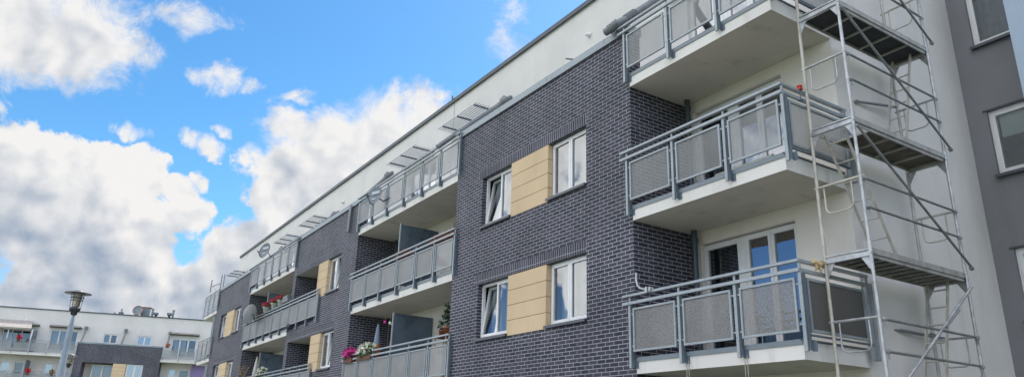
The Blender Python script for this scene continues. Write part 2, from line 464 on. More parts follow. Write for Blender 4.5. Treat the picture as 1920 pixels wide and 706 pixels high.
# middle bay: loggia beside a cladding panel and a window
hol = []
for a, b in WZ: hol += [(-28.1, -25.66, a, b, .15)]
log = [(-31.0, -28.1, T-.02, T+2.235, 1.55) for T in (TG, T1, T2)]
hol2 = hol+log
brickbay(-31.38, -24.15, hol2).build('brick_wall', 'brick', main)
hol = [(-44.72, -40.2, a-.0, b-.02) for a, b in WZ]
brickbay(-46.2, -38.6, hol).build('brick_wall', 'brick', main)
for (x0, x1) in ((-15.75, -11.31), (-31.0, -25.6), (-44.85, -40.2)):
    for a, b in WZ:
        m = MB(); m.box(x0, x1, -.004, .02, b+.001, b+.262); m.build('brick_lintel', 'soldier', main)
for T in (TG, T1, T2):      # loggia ceilings and floors
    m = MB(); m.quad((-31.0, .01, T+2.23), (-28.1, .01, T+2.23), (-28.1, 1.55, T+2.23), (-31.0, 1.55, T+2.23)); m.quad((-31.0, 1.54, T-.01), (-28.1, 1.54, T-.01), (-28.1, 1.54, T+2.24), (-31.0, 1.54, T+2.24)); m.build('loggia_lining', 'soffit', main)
# coping of the brick parapets
for (x0, x1) in ((-16.96, -9.92), (-31.38, -24.15), (-46.2, -38.6)):
    m = MB(); m.box(x0-.03, x1+.02, -.035, .34, 8.062, 8.235); m.box(x0-.03, x1+.02, -.05, -.035, 8.055, 8.1)
    for k in range(1, int((x1-x0)/2.1)+1): m.box(x0+k*2.1-.012, x0+k*2.1+.012, -.041, -.034, 8.1, 8.238)
    m.build('parapet_coping', ['cap'], main)
# recess walls (white), each with openings, and penthouse wall
REC = [(-9.92, -6.5, [(-9.72, -7.55)]), (-24.15, -16.96, [(-23.7, -21.5), (-20.0, -17.7)]), (-38.6, -31.38, [(-38.2, -36.0), (-34.2, -31.9)]), (-49.2, -46.2, [(-48.7, -46.6)])]
for x0, x1, ops in REC:
    m = MB(); hs = [(a, b, T+.03, T+2.30, .15) for T in (TG, T1, T2) for a, b in ops]
    wall_y(m, x0, x1, GZ-.3, T3-.02, YB, hs, .15); m.build('recess_wall', 'recess', main)
PH = []
for x0, x1, ops in REC: PH += [(a, b, T3+.03, T3+2.28, .15) for a, b in ops]
PH += [(-14.9, -13.4, T3+1.15, T3+2.1, .15), (-28.6, -27.2, T3+1.15, T3+2.1, .15), (-43.4, -42.0, T3+1.15, T3+2.1, .15)]
m = MB(); wall_y(m, -49.2, -6.5, T3-.03, 11.03, YB, PH, .15)
m.quad((-49.2, 9.5, GZ-.3), (-49.2, YB, GZ-.3), (-49.2, YB, 11.03), (-49.2, 9.5, 11.03))
m.build('top_floor_wall', 'render', main)
m = MB(); m.quad((-6.5, YB, GZ-.3), (-6.5, 6.02, GZ-.3), (-6.5, 6.02, 11.03), (-6.5, YB, 11.03)); m.build('gable_wall', 'gable', main)
m = MB(); m.box(-49.26, -6.44, YB-.07, 9.6, 11.03, 11.10); m.box(-49.26, -6.44, YB-.075, YB-.07, 10.97, 11.105); m.box(-49.265, -49.26, YB-.07, 9.6, 10.97, 11.1); m.build('roof', 'darkcap', main)
m = MB(); m.quad((-49.2, 9.5, GZ), (-6.5, 9.5, GZ), (-6.5, 9.5, 11.03), (-49.2, 9.5, 11.03)); m.build('rear_wall', 'render', main)
# terrace floors over the brick bays, and interior floors
for (x0, x1) in ((-16.96, -9.92), (-31.38, -24.15), (-46.2, -38.6)):
    m = MB(); m.box(x0+.01, x1-.01, .31, YB-.01, T3-.2, T3); m.build('terrace_floor', 'slab', main)
for T in (TG, T1, T2, T3):
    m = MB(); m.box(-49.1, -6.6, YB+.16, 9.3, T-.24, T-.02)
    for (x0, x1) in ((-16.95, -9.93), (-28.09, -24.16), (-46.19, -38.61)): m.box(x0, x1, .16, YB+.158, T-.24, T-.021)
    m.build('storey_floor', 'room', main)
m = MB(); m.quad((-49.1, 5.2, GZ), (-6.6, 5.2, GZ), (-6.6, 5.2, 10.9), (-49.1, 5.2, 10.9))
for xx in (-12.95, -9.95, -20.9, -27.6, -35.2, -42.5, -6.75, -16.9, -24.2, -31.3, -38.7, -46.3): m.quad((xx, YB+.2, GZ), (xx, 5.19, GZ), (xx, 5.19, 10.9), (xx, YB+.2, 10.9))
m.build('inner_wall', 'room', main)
# joint line and small fittings on the top floor wall
m = MB(); m.box(-20.39, -20.375, YB-.004, YB+.01, 8.3, 11.02); m.build('render_joint', 'sill', main)

# windows of the brick bays
for k, (a, b) in enumerate(WZ):
    window(main, -15.56, -14.20, a+.06, b-.01, .12, (.52,), tilt=0, cover=(0, 1))
    tan_panel(main, -14.20, -12.68, a-.005, b-.012, -.006, .14)
    window(main, -12.66, -11.33, a+.06, b-.01, .12, (.5,))
    m = MB(); m.box(-15.6, -14.2, -.03, .0, a-.02, a+.004); m.build('sill_drip', 'sill', main)
    tan_panel(main, -28.1, -27.02, a-.005, b-.012, -.006, .14)
    window(main, -27.0, -25.68, a+.06, b-.01, .12, (.5,), tilt=1)
    tan_panel(main, -43.3, -41.62, a-.005, b-.03, -.006, .14)
    window(main, -44.7, -43.3, a+.06, b-.04, .12, (.5,), tilt=0)
    window(main, -41.6, -40.22, a+.06, b-.04, .12, (.5,))
# balcony doors in the recesses
for T in (TG, T1, T2, T3):
    for x0, x1, ops in REC:
        for (a, b) in ops:
            near = x0 == -9.92
            g = 'glass_r' if near or T == T3 else 'glass'
            if near:
                window(main, a+.0, a+.93, T+.04, T+2.28, YB+.10, (), glass=g, curtain='curtain_d' if T != T3 else 'curtain', sill=False, name='balcony_door', w=.07, curt_x=(a+.4, a+.85))
                m = MB(); m.box(a+.93, a+.99, YB+.09, YB+.16, T+.04, T+2.28); m.build('door_mullion', 'pvc', main)
                window(main, a+.99, b, T+.04, T+2.28, YB+.10, (.5,), glass=g, curtain='curtain_d' if T == T1 else 'curtain', sill=False, name='balcony_door', w=.06, curt_x=(a+1.0, a+1.5))
            else:
                window(main, a, b, T+.04, T+2.28, YB+.10, (.35, .68), glass=g, sill=False, name='balcony_door', w=.06, curtain='curtain' if T in (T3, T2) else 'curtain_d')
for h in PH[-3:]:
    window(main, h[0], h[1], h[2], h[3], YB+.1, (.5,), sill=False)
for T in (T1, T2):
    window(main, -30.6, -28.5, T+.04, T+2.15, 1.42, (.5,), sill=False, name='balcony_door', curtain='curtain_d')

# balconies
PR = [-9.97, -8.76, -7.57, -6.40]
for T, sh in ((T1, 'net'), (T2, 'sheet'), (T3, 'sheet')):
    balcony(main, -9.92, -6.5, T, PR, side=1.49, sheet=sh, slabx=(-9.915, -6.5), yb=YB+.0)
PBx = [-24.12, -22.9, -21.68, -20.40, -19.13, -17.95, -16.79]
for T in (T1, T2, T3): balcony(main, -24.15, -16.96, T, PBx, sheet='sheet_mid', slabx=(-24.145, -16.965))
PD = [-38.62, -37.35, -36.1, -34.85, -33.6, -32.36, -31.15]
balcony(main, -38.6, -31.38, T3, PD, sheet='sheet_mid', slabx=(-38.59, -31.39))
for T in (T1, T2): balcony(main, -38.6, -31.38, T, PD+[-29.98, -28.77, -27.55], sheet='sheet_mid', slabx=(-38.59, -31.39))
for T in (T1, T2, T3): balcony(main, -49.7, -46.2, T, [-49.6, -48.35, -47.1, -45.9], sheet='sheet_mid', slabx=(-49.7, -46.21), far=True)
# privacy screens between neighbouring balconies
for xx in (-20.78, -35.5):
    for T in (T1, T2):
        m = MB(); m.mat(0).box(xx-.012, xx+.012, .12, 1.45, T+.25, T+2.18); m.mat(1).box(xx-.022, xx+.022, .085, .125, T+.02, T+2.2)
        m.build('privacy_screen', ['screen', 'steel'], main)
# rainwater pipes in the recesses
for (xx, r) in ((-9.68, .055), (-23.9, .05), (-38.3, .05)):
    for T in (T1, T2):
        m = MB(); m.tube([(xx, 1.36, T+.02), (xx, 1.36, T+2.535)], r, 14); m.tube([(xx, 1.36, T+2.3), (xx, 1.36, T+2.38)], r*1.25, 14); m.tube([(xx, 1.36, T+1.3), (xx, 1.36, T+1.34)], r*1.2, 14)
        m.build('downpipe', 'duct_dark', main)
for xx in (-17.2,):
    m = MB(); m.tube([(xx, 1.4, T2+.02), (xx, 1.4, T2+2.5)], .02, 8); m.build('downpipe', 'duct_dark', main)
for xx in (-47.3, -46.95):
    for T in (T1, T2):
        m = MB(); m.tube([(xx, .12, T+.02), (xx, .12, T+2.53)], .045, 10); m.build('downpipe', 'steel', main)

# sloping outlet pipes from hopper heads on the top floor wall across the terrace
def outlet(x, pts, r, hopper=True, ribs=None):
    m = MB(); m.tube(pts, r, 14)
    if hopper:
        a = Vector(pts[0]); d = (a-Vector(pts[1])).normalized()
        m.tube([a-d*.34, a-d*.22, a-d*.20, a+d*.02], [r*1.15, r*1.3, r*1.9, r*2.5], 4)
        m.tube([a-d*.0, Vector((a.x, YB-.004, a.z+.12))], r*1.2, 10)
    if ribs:
        for p, q, n in ribs:
            p = Vector(p); q = Vector(q)
            for i in range(n):
                c = p.lerp(q, i/(n-1)); d = (q-p).normalized()*.014
                m.tube([c-d, c+d], r*1.28, 14)
    return m.build('outlet_pipe', 'duct', main)
outlet(0, [(-16.8, 1.40, 9.62), (-16.95, .4, 8.71), (-17.25, -.55, 7.78)], .07)
outlet(0, [(-25.25, 1.40, 9.74), (-25.1, .1, 8.22), (-25.0, -.07, 8.10), (-24.98, -.09, 7.1)], .062)
outlet(0, [(-31.0, 1.40, 9.55), (-31.0, .55, 8.72), (-31.0, -.12, 8.12)], .06)
outlet(0, [(-38.9, 1.40, 9.55), (-38.9, .55, 8.72), (-38.95, -.12, 8.12)], .06)
outlet(0, [(-10.0, 1.40, 9.66), (-10.02, .25, 8.62), (-10.05, .04, 8.43), (-10.12, -.10, 8.33), (-10.25, -.16, 8.25), (-10.42, -.18, 8.24)], .085, True,
       [((-10.02, .28, 8.65), (-10.05, .08, 8.46), 6), ((-10.12, -.1, 8.33), (-10.3, -.17, 8.245), 5)])

# slatted canopies over the terrace doors
def canopy(x0, x1, z=9.65, n=9):
    m = MB(); ya, yb = .80, 1.50
    for i in range(n):
        yy = ya+(yb-ya)*i/(n-1)
        m.T = None
        m.bar((x0, yy, z), (x1, yy, z), .012, .055, (0, .55, .83))
    o = m.build('slatted_canopy', 'slat', main)
    for f in (.16, .55, .97):
        xx = x0+(x1-x0)*f
        b = MB(); b.box(xx-.02, xx+.02, ya-.05, YB-.004, z-.07, z-.028); b.box(xx-.025, xx+.025, YB-.03, YB-.003, z-.2, z+.1); b.build('bracket', 'steel2', o)
    return o
for x0, x1 in ((-20.0, -17.55), (-24.1, -21.7), (-34.5, -32.1), (-38.6, -36.2), (-49.0, -46.8)): canopy(x0, x1)

# small round fittings
for (x, z, r) in ((-13.08, 10.07, .055), (-30.5, 10.0, .05), (-37.2, 9.55, .04)):
    m = MB(); m.lathe((x, YB-.002, z), [(r*1.5, 0), (r*1.5, .02), (r, .03), (r*.8, .13), (0, .14)], 14, (0, -1, -.25)); m.build('wall_lamp', 'pvc', main)
m = MB(); m.tube([(-13.75, YB+.0, 9.66), (-13.82, YB-.22, 9.64)], .022, 8); m.build('bracket_stub', 'steel2', main)
m = MB(); m.tube([(-20.4, YB-.1, 11.1), (-20.4, YB-.1, 11.2)], .03, 8); m.build('roof_clip', 'steel2', main)

# ================================================================== GREY WING
grey = thing('apartment_building', 'grey rendered building wing meeting the white gable, with white windows and a blind half down', 'building', (0,0,0))
YG = 6.02
gh = [(-6.13, -4.75, T+.86, T+2.25, .13) for T in (TG, T1, T2, T3)]+[(-2.6, -1.2, T+.86, T+2.25, .13) for T in (TG, T1, T2, T3)]
m = MB(); wall_y(m, -6.5, 14, GZ-.3, 12.0, YG, gh, .13); m.build('rendered_wall', 'grey', grey)
m = MB(); m.box(-6.55, 14, YG-.05, 16, 12.0, 12.1); m.build('roof', 'darkcap', grey)
m = MB(); m.quad((14, YG, GZ), (14, 16, GZ), (14, 16, 12), (14, YG, 12)); m.build('end_wall', 'grey', grey)
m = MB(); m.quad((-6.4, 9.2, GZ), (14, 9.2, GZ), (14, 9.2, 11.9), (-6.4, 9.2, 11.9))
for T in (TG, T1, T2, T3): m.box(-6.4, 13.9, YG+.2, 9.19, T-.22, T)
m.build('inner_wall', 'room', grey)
for i, h in enumerate(gh):
    k = i % 4
    window(grey, h[0], h[1], h[2]+.05, h[3], YG+.07, (), curtain={3: 'curtain_d', 2: None, 1: 'curtain', 0: 'curtain'}[k], blind=.42 if k == 2 else None, w=.09,
           curt_x=(h[0]+.1, h[1]-.1))
for i, h in enumerate(gh):
    m = MB(); m.box(h[0]-.06, h[1]+.06, YG-.03, YG+.02, h[3]+.004, h[3]+.03); m.build('head_flashing', 'sill', grey)
m = MB(); m.box(-5.16, -1.9, 5.25, YG-.004, 4.3, 12.0); m.build('projecting_bay', 'palebay', grey)

# ================================================================== SCAFFOLD
scf = thing('scaffold_tower', 'galvanised frame scaffold tower with decks and ladders beside the white gable', 'scaffold', (-6.0, 1.8, GZ))
O = Vector((-6.0, 1.8, GZ))
YA, YF = .45, 3.08
XI, XO = -6.325, -5.62
DK = [.66, 2.665, 4.675, 6.68, 8.69]
for yy in (YA, YF):
    xi = XI; xo = XO if yy == YA else -5.67
    for k, z in enumerate([-1.34]+DK):
        for xx, mt in ((xi, 'galv_l' if yy == YA else 'alu'), (xo, 'galv')):
            jx = random.uniform(-.006, .006)
            pass
        fr = MB()
        zt = z+2.01
        # a frame: two standards, top transom, gussets
        fr.mat(1).tube([(xi, yy, z+.0), (xi+random.uniform(-.008, .008), yy, zt-.01)], .025, 12)
        fr.mat(0).tube([(xo, yy, z+.0), (xo+random.uniform(-.008, .008), yy, zt-.01)], .025, 12)
        fr.mat(0).tube([(xo, yy, z-.02), (xo, yy, z+.13)], .030, 12); fr.mat(1).tube([(xi, yy, z-.02), (xi, yy, z+.10)], .029, 12)
        fr.mat(0).bar((xi, yy, zt-.03), (xo, yy, zt-.03), .05, .06); fr.bar((xi, yy, zt+.045), (xo, yy, zt+.035), .03, .022)
        for sx, x_ in ((1, xi), (-1, xo)):
            fr.add([(x_+sx*.02, yy-.004, zt-.06), (x_+sx*.15, yy-.004, zt-.06), (x_+sx*.02, yy-.004, zt-.27),
                    (x_+sx*.02, yy+.004, zt-.06), (x_+sx*.15, yy+.004, zt-.06), (x_+sx*.02, yy+.004, zt-.27)],
                   [(0,1,2),(5,4,3),(0,3,4,1),(1,4,5,2),(2,5,3,0)])
        fo = fr.build('scaffold_frame', ['galv', 'galv_l' if yy == YA else 'alu'], scf, O)
        # guard bar and hung U loop
        gb = MB(); zb = z+1.11
        gb.tube([(xi-.05, yy, zb), (xo+.03, yy, zb)], .02, 10)
        pts = [(xi+.1, yy+.01, zb-.02), (xi+.1, yy+.01, zb-.33)]
        for i in range(1, 6):
            a = pi/2*i/5; pts.append((xi+.1+.1*(1-cos(a)), yy+.01, zb-.33-.1*sin(a)))
        for i in range(0, 6):
            a = pi/2*i/5; pts.append((xo-.16-.1+.1*sin(a), yy+.01, zb-.43+.1*(1-cos(a))))
        pts.append((xo-.16, yy+.01, zb-.02))
        gb.tube(pts, .0125, 8)
        gb.build('end_guard', 'galv' if k % 2 else 'galv_l', scf, O)
        # wedge pockets on the outer standard
        wp = MB()
        for dz in (.62, 1.05):
            wp.box(xo+.022, xo+.05, yy-.02, yy+.02, z+dz-.05, z+dz+.04); wp.tube([(xo+.036, yy, z+dz-.09), (xo+.036, yy, z+dz+.05)], .012, 6)
        wp.build('wedge_lock', 'galv', fo)
for k, z in enumerate([-1.34]+DK[:-1]):
    for dz in (.65, 1.08):
        m = MB(); m.tube([(XO+.03, YA, z+dz), (-5.64, YF, z+dz+.01)], .019, 10); m.build('guardrail', 'galv_d', scf, O)
# diagonal braces
for (za, zb) in ((DK[3]-.12, DK[2]+.16), (DK[2]-.12, DK[1]+.16), (DK[4]-.12, DK[3]+.16)):
    m = MB(); m.tube([(XO+.045, YA, za), (-5.60, YF+.12, zb)], .0195, 10); m.tube([(-5.6, YF+.05, zb+.02), (-5.6, YF+.09, zb+.0)], .034, 8); m.build('diagonal_brace', 'galv_d', scf, O)
for z in (DK[0], ):
    m = MB(); m.tube([(-5.60, YF-.03, DK[1]-.14), (XO+.045, YA+.02, DK[0]+.05)], .022, 10); m.tube([(-5.60, YF-.55, DK[1]-.56), (-5.60, YF-1.0, DK[1]-.86)], .027, 10); m.build('diagonal_brace', 'galv', scf, O)
m = MB(); m.tube([(XO+.045, YF, DK[0]-.1), (XO+.045, YA, -1.2)], .022, 10); m.build('diagonal_brace', 'galv', scf, O)
for z in [-1.34]+DK[:-1]:
    for dz in (.65, 1.08):
        for yy, xx in ((YA+.05, XO+.032), (YF-.06, -5.64)):
            m = MB(); m.tube([(xx, yy-.035, z+dz), (xx, yy+.035, z+dz)], .028, 10); m.box(xx-.03, xx+.01, yy-.02, yy+.02, z+dz-.03, z+dz+.03); m.box(xx-.008, xx+.008, yy-.01, yy+.01, z+dz-.1, z+dz-.02)
            m.build('coupler', 'galv', scf, O)
# decks
for k, z in enumerate(DK[:4]):
    y0, y1 = YA+.02, YF-.03
    d = MB(); d.mat(0)
    x0, x1 = XI+.04, XO-.055
    hatch = (k == 2)
    ys = y0+.55 if hatch else y0+.02
    d.mat(1).box(x0+.02, x1-.02, ys, y1, z-.005, z+.008)
    d.mat(0).box(x0, x0+.022, y0, y1, z-.05, z+.02); d.box(x1-.022, x1, y0, y1, z-.05, z+.02)
    d.box(x0, x1, y0, y0+.03, z-.05, z+.0); d.box(x0, x1, y1-.03, y1, z-.05, z+.0)
    for i in range(1, 5 if k != 1 else 11):
        n = 5 if k != 1 else 11
        yy = y0+(y1-y0)*i/n
        d.box(x0+.02, x1-.02, yy-.014, yy+.014, z-.04, z-.006)
    d.build('deck', ['alu', ['plyb', 'ply', 'plyb', 'ply'][k]], scf, O)
    t = MB()
    t.box(XO-.05, XO-.035, y0, y1+.0, z+.0, z+.085); t.build('toe_board', 'alu', scf, O)
    pn = MB(); pn.tube([(XO-.09, YA+.02, z), (XO-.09, YA+.02, z+.15)], .006, 6); pn.tube([(-5.76, YF-.02, z), (-5.76, YF-.02, z+.15)], .006, 6); pn.build('toe_pin', 'galv', scf, O)
# ladders
def ladder(p, q, w=.32, n=7, mt='galv_l'):
    m = MB(); p = Vector(p); q = Vector(q); s = Vector((w/2, 0, 0))
    m.bar(p-s, q-s, .022, .05, (0,1,0)); m.bar(p+s, q+s, .022, .05, (0,1,0))
    for i in range(n):
        c = p.lerp(q, (i+.5)/n); m.tube([c-s, c+s], .013, 8)
    m.build('ladder', mt, scf, O)
ladder((-6.02, 2.88, DK[3]-.03), (-6.02, 2.25, DK[2]+.02))
ladder((-6.05, .62, DK[2]-.03), (-6.05, 1.65, DK[1]+.02))
ladder((-6.02, 2.88, DK[1]-.03), (-6.02, 2.25, DK[0]+.02))
# wall ties
m = MB(); m.tube([(-6.46, 2.05, 5.74), (-6.33, 3.10, 5.88)], .024, 10); m.tube([(-6.5, 2.05, 5.74), (-6.44, 2.06, 5.75)], .03, 8); m.build('wall_tie', 'galv_d', scf, O)
m = MB(); m.tube([(-6.46, 2.40, 1.88), (-6.30, 3.42, 1.83)], .024, 10); m.tube([(-6.33, 3.04, 1.85), (-6.33, 3.12, 1.85)], .045, 10); m.tube([(-6.5, 2.3, 1.88), (-6.44, 2.42, 1.88)], .012, 8); m.build('wall_tie', 'galv_d', scf, O)
for yy in (YA, YF):
    for xx in (XI, XO):
        m = MB(); m.tube([(xx, yy, GZ+.01), (xx, yy, -1.3)], .018, 8); m.box(xx-.07, xx+.07, yy-.07, yy+.07, GZ, GZ+.012); m.build('base_jack', 'galv', scf, O)

# ================================================================== THINGS ON THE BALCONIES
def leaves(m, c, r, n, size, flat=1., seed=0):
    rnd = random.Random(seed)
    for _ in range(n):
        while True:
            p = Vector((rnd.uniform(-1,1), rnd.uniform(-1,1), rnd.uniform(-1,1)))
            if p.length < 1: break
        p = Vector((p.x*r[0], p.y*r[1], p.z*r[2]))+Vector(c)
        a = Vector((rnd.gauss(0,1), rnd.gauss(0,1), rnd.gauss(0,1))).normalized(); b = a.cross(Vector((rnd.gauss(0,1), rnd.gauss(0,1), rnd.gauss(0,1)))).normalized()
        s = size*rnd.uniform(.6, 1.3)
        m.add([p-a*s, p-b*s*.5*flat, p+a*s, p+b*s*.5*flat], [(0,1,2,3)])

def pot(m, c, r, h):
    m.lathe(c, [(0, 0), (r*.72, 0), (r, h*.85), (r*1.1, h*.85), (r*1.1, h), (r*.9, h), (r*.85, h*.88), (0, h*.86)], 18)

def flowers(name, label, cat, loc, r, petal, n=140, potmat='potw', potr=.11, poth=.2, group=None, box=None, ps=.035, leafn=90):
    t = thing(name, label, cat, loc, group)
    m = MB()
    if box: m.box(-box, box, -.08, .08, 0, .15)
    else: pot(m, (0,0,0), potr, poth)
    m.build('planter' if box else 'pot', potmat, t)
    h = .15 if box else poth
    g = MB(); leaves(g, (0,0,h+r[2]*.5), r, leafn, .05, 1.3, 3); g.build('foliage', 'leaf', t)
    p = MB(); leaves(p, (0,0,h+r[2]*.85), (r[0]*1.05, r[1]*1.05, r[2]*.85), n, ps, 2., 5); p.build('blossom', petal, t)
    return t

flowers('flower_box', 'bushy magenta flowers spilling over the railing corner of the balcony below the middle ones', 'flowers', (-23.6, -.08, 2.36), (.46, .17, .2), 'pink', 420, 'wood', box=.36, ps=.05)
flowers('flower_box', 'white flowers in a planter beside the magenta ones', 'flowers', (-22.3, -.06, 2.36), (.66, .16, .23), 'white', 260, 'wood', box=.55, ps=.05, leafn=260)
for i, (x, lb) in enumerate(((-34.85, 'white pot of red geraniums beside the brown wooden box'), (-33.55, 'white pot of red geraniums between two other white pots'), (-32.55, 'white pot of red geraniums beside the folded grey bundle'))):
    flowers('flower_pot', lb, 'flower pot', (x, -.08, 5.43), (.34, .2, .13), 'red', 150, 'potw', .15, .24, 'geranium pots on the balcony rail', ps=.04)

t = thing('closed_parasol', 'folded blue and orange parasol standing behind the white flowers', 'parasol', (-22.35, .30, T1))
m = MB(); m.tube([(0,0,0), (0,0,1.25)], .02, 10); m.build('pole', 'galv', t)
m = MB(); m.mat(0).lathe((0,0,0), [(.02, 2.05), (.06, 1.85), (.09, 1.6), (.105, 1.42)], 12); m.mat(1).lathe((0,0,0), [(.105, 1.42), (.11, 1.2), (.1, 1.0), (.05, .98)], 12); m.build('canopy', ['paras', 'orange'], t)

t = thing('closed_parasol', 'folded cream parasol on the far lower balcony by the dry grasses', 'parasol', (-36.9, .35, T1))
m = MB(); m.tube([(0,0,0), (0,0,1.0)], .02, 8); m.build('pole', 'galv', t)
m = MB(); m.lathe((0,0,0), [(.02, 2.15), (.07, 1.9), (.13, 1.4), (.16, .95), (.08, .9)], 12); m.build('canopy', 'parasw', t)

# tomato-like plant in terracotta pots on a stand
t = thing('plant_stand', 'small wooden stand carrying two terracotta pots beside the brick pier', 'stand', (-17.75, .35, T1))
for (x, y) in ((-.42, -.12), (.2, -.12), (-.42, .15), (.2, .15)):
    m = MB(); m.box(x-.015, x+.015, y-.015, y+.015, 0, 1.18); m.build('leg', 'woodl', t)
m = MB(); m.box(-.44, .22, -.14, .17, 1.18, 1.2); m.build('shelf', 'wood', t)
m = MB(); m.box(-.42, .2, -.13, .16, .8, .82); m.build('shelf', 'wood', t)
t = thing('potted_plant', 'tall leafy green plant in the larger terracotta pot on the stand', 'plant', (-17.65, .36, T1+1.2))
m = MB(); pot(m, (0,0,0), .14, .24); m.build('pot', 'terra', t)
m = MB()
rnd = random.Random(11)
for i in range(9):
    a = rnd.uniform(0, 6.28); r_ = rnd.uniform(.08, .24); h_ = rnd.uniform(.35, .72)
    m.tube([(0,0,.2), (r_*.4*cos(a), r_*.3*sin(a), .2+h_*.6), (r_*cos(a), r_*.6*sin(a), .2+h_)], .006, 5)
m.build('stem', 'leaf', t)
m = MB(); leaves(m, (0,0,.58), (.30, .18, .22), 110, .06, 1.3, 4); leaves(m, (-.05,0,.82), (.16, .12, .12), 30, .05, 1.2, 8); leaves(m, (.0,0,.35), (.16, .12, .1), 25, .05, 1.2, 9); m.build('foliage', 'leaf2', t)
t = thing('potted_plant', 'low dark plant in the smaller terracotta pot on the stand', 'plant', (-18.06, .4, T1+1.2))
m = MB(); pot(m, (0,0,0), .11, .2); m.build('pot', 'terra', t)
m = MB(); leaves(m, (-.02,0,.34), (.18, .14, .15), 70, .05, 1., 6); m.build('foliage', 'leaf2', t)
# hanging basket
t = thing('hanging_basket', 'brown hanging pot with white blossom by the lower privacy screen', 'hanging pot', (-21.3, .45, T1+1.15))
m = MB(); m.lathe((0,0,0), [(0, -.02), (.1, 0), (.17, .12), (.16, .2), (.0, .18)], 14); m.build('pot', 'terra', t)
m = MB(); leaves(m, (.12,0,.22), (.16, .12, .18), 60, .035, 2, 2); m.build('blossom', 'white', t)
m = MB()
for a in (0, 2.1, 4.2): m.tube([(.15*cos(a), .15*sin(a), .2), (0, 0, 1.1)], .004, 5)
m.build('hanger', 'cord', t)
for i, (x, z, mt, lb) in enumerate(((-21.6, 3.5, 'pink', 'dark magenta ball hanging under the soffit beside the white balls'), (-21.2, 3.42, 'white', 'white ball hanging under the soffit, the larger one'), (-20.98, 3.36, 'potw', 'white ball hanging beside the privacy screen, lowest of the three'))):
    t = thing('hanging_ball', lb, 'decoration', (x, .2, z), 'balls hanging under the soffit')
    m = MB(); m.lathe((0,0,0), [(0, -.055), (.03, -.045), (.052, 0), (.03, .045), (0, .055)], 12); m.build('ball', mt, t)
    m = MB(); m.tube([(0,0,.05), (0,0,4.02-z)], .003, 4); m.build('cord', 'cord', t)
# planter trellis on F2 rail
for x0, x1, lb in ((-20.75, -19.65, 'brown wicker rail planter next to the privacy screen'), (-18.3, -16.95, 'brown wicker rail planter next to the brick pier')):
    t = thing('rail_planter', lb, 'planter', ((x0+x1)/2, -.0, 5.25))
    L = (x1-x0)/2
    m = MB(); m.box(-L, L, -.05, .08, 0, .13); m.build('trough', 'terra', t)
    m = MB(); rnd = random.Random(int(abs(x0)*10))
    for i in range(12):
        x = -L+2*L*(i+.5)/12; m.tube([(x, 0, .1), (x+rnd.uniform(-.04, .04), rnd.uniform(-.03,.03), rnd.uniform(.2, .3))], .009, 5)
    m.build('stem', 'orange', t)
    m = MB(); leaves(m, (0, 0, .17), (L, .06, .05), 80, .035, 1.3, 3); m.build('foliage', 'terra', t)
t = thing('folded_lounger', 'dark red folded cushion lounger leaning against the upper privacy screen', 'lounger', (-19.8, .55, T2))
m = MB(); m.T = Matrix.Rotation(R(28), 4, 'Y'); m.box(-.1, .75, -.2, .2, 1.0, 1.09); m.build('cushion', 'wood', t)
m = MB(); m.bar((-.05,-.15,0), (.6,-.15,1.05), .03, .03); m.bar((-.05,.15,0), (.6,.15,1.05), .03, .03); m.build('frame', 'galv', t)
# D2 brown wood
t = thing('wooden_box', 'dark brown wooden box hanging on the rail beside the white dish', 'box', (-36.45, .06, 5.18))
m = MB(); m.box(-.28, .28, -.1, .12, 0, .34); m.box(-.31, .31, -.12, .14, .34, .37)
for z in (.1, .2): m.box(-.285, .285, -.106, -.1, z, z+.012)
m.build('crate', 'wood', t)
t = thing('wooden_board', 'tall reddish brown board standing at the privacy screen end', 'board', (-36.3, .45, T2))
m = MB(); m.box(-.12, .12, -.05, .05, 0, 2.15); m.box(-.14, .14, -.06, .06, 1.1, 1.16); m.box(-.14, .14, -.06, .06, 2.15, 2.2); m.build('plank', 'wood', t)
t = thing('folded_tarp', 'folded grey bundle lying on the balcony rail by the geraniums', 'bundle', (-31.75, -.02, 5.43))
m = MB()
for i in range(5): m.box(-.42+.02*i, .42-.03*i, -.13, .15-.01*i, .05+i*.055, .098+i*.055)
m.build('cloth', 'duct', t)
t = thing('rail_lamp', 'small dark lamp hanging below the long far balcony railing', 'lamp', (-30.75, -.12, T2+.02))
m = MB(); m.lathe((0,0,0), [(0, -.1), (.1, -.08), (.13, .02), (.08, .12), (0, .14)], 12, (0, -1, .3)); m.build('lamp_housing', 'duct_dark', t)
# dry grasses and white flowers on lower far balcony
t = thing('dry_grass_pot', 'tall dry feathery grasses in a pot at the end of the far lower balcony', 'plant', (-37.9, -.0, T1+.6))
m = MB(); pot(m, (0,0,0), .16, .3); m.build('pot', 'potw', t)
m = MB(); rnd = random.Random(5)
for i in range(26):
    a = rnd.uniform(0, 6.28); l = rnd.uniform(.5, 1.0)
    m.tube([(0,0,.25), (.12*cos(a)*l, .12*sin(a)*l, .3+l*.5), (.5*cos(a)*l, .3*sin(a)*l, .3+l*.85)], [.008, .007, .012], 4)
leaves(m, (0,0,1.0), (.4, .2, .2), 70, .05, .6, 3)
m.build('foliage', 'dry', t)
flowers('flower_box', 'white flowers on the rail of the far lower balcony', 'flowers', (-34.6, .03, 2.38), (.75, .15, .26), 'white', 240, 'wood', box=.6, ps=.04, leafn=240)

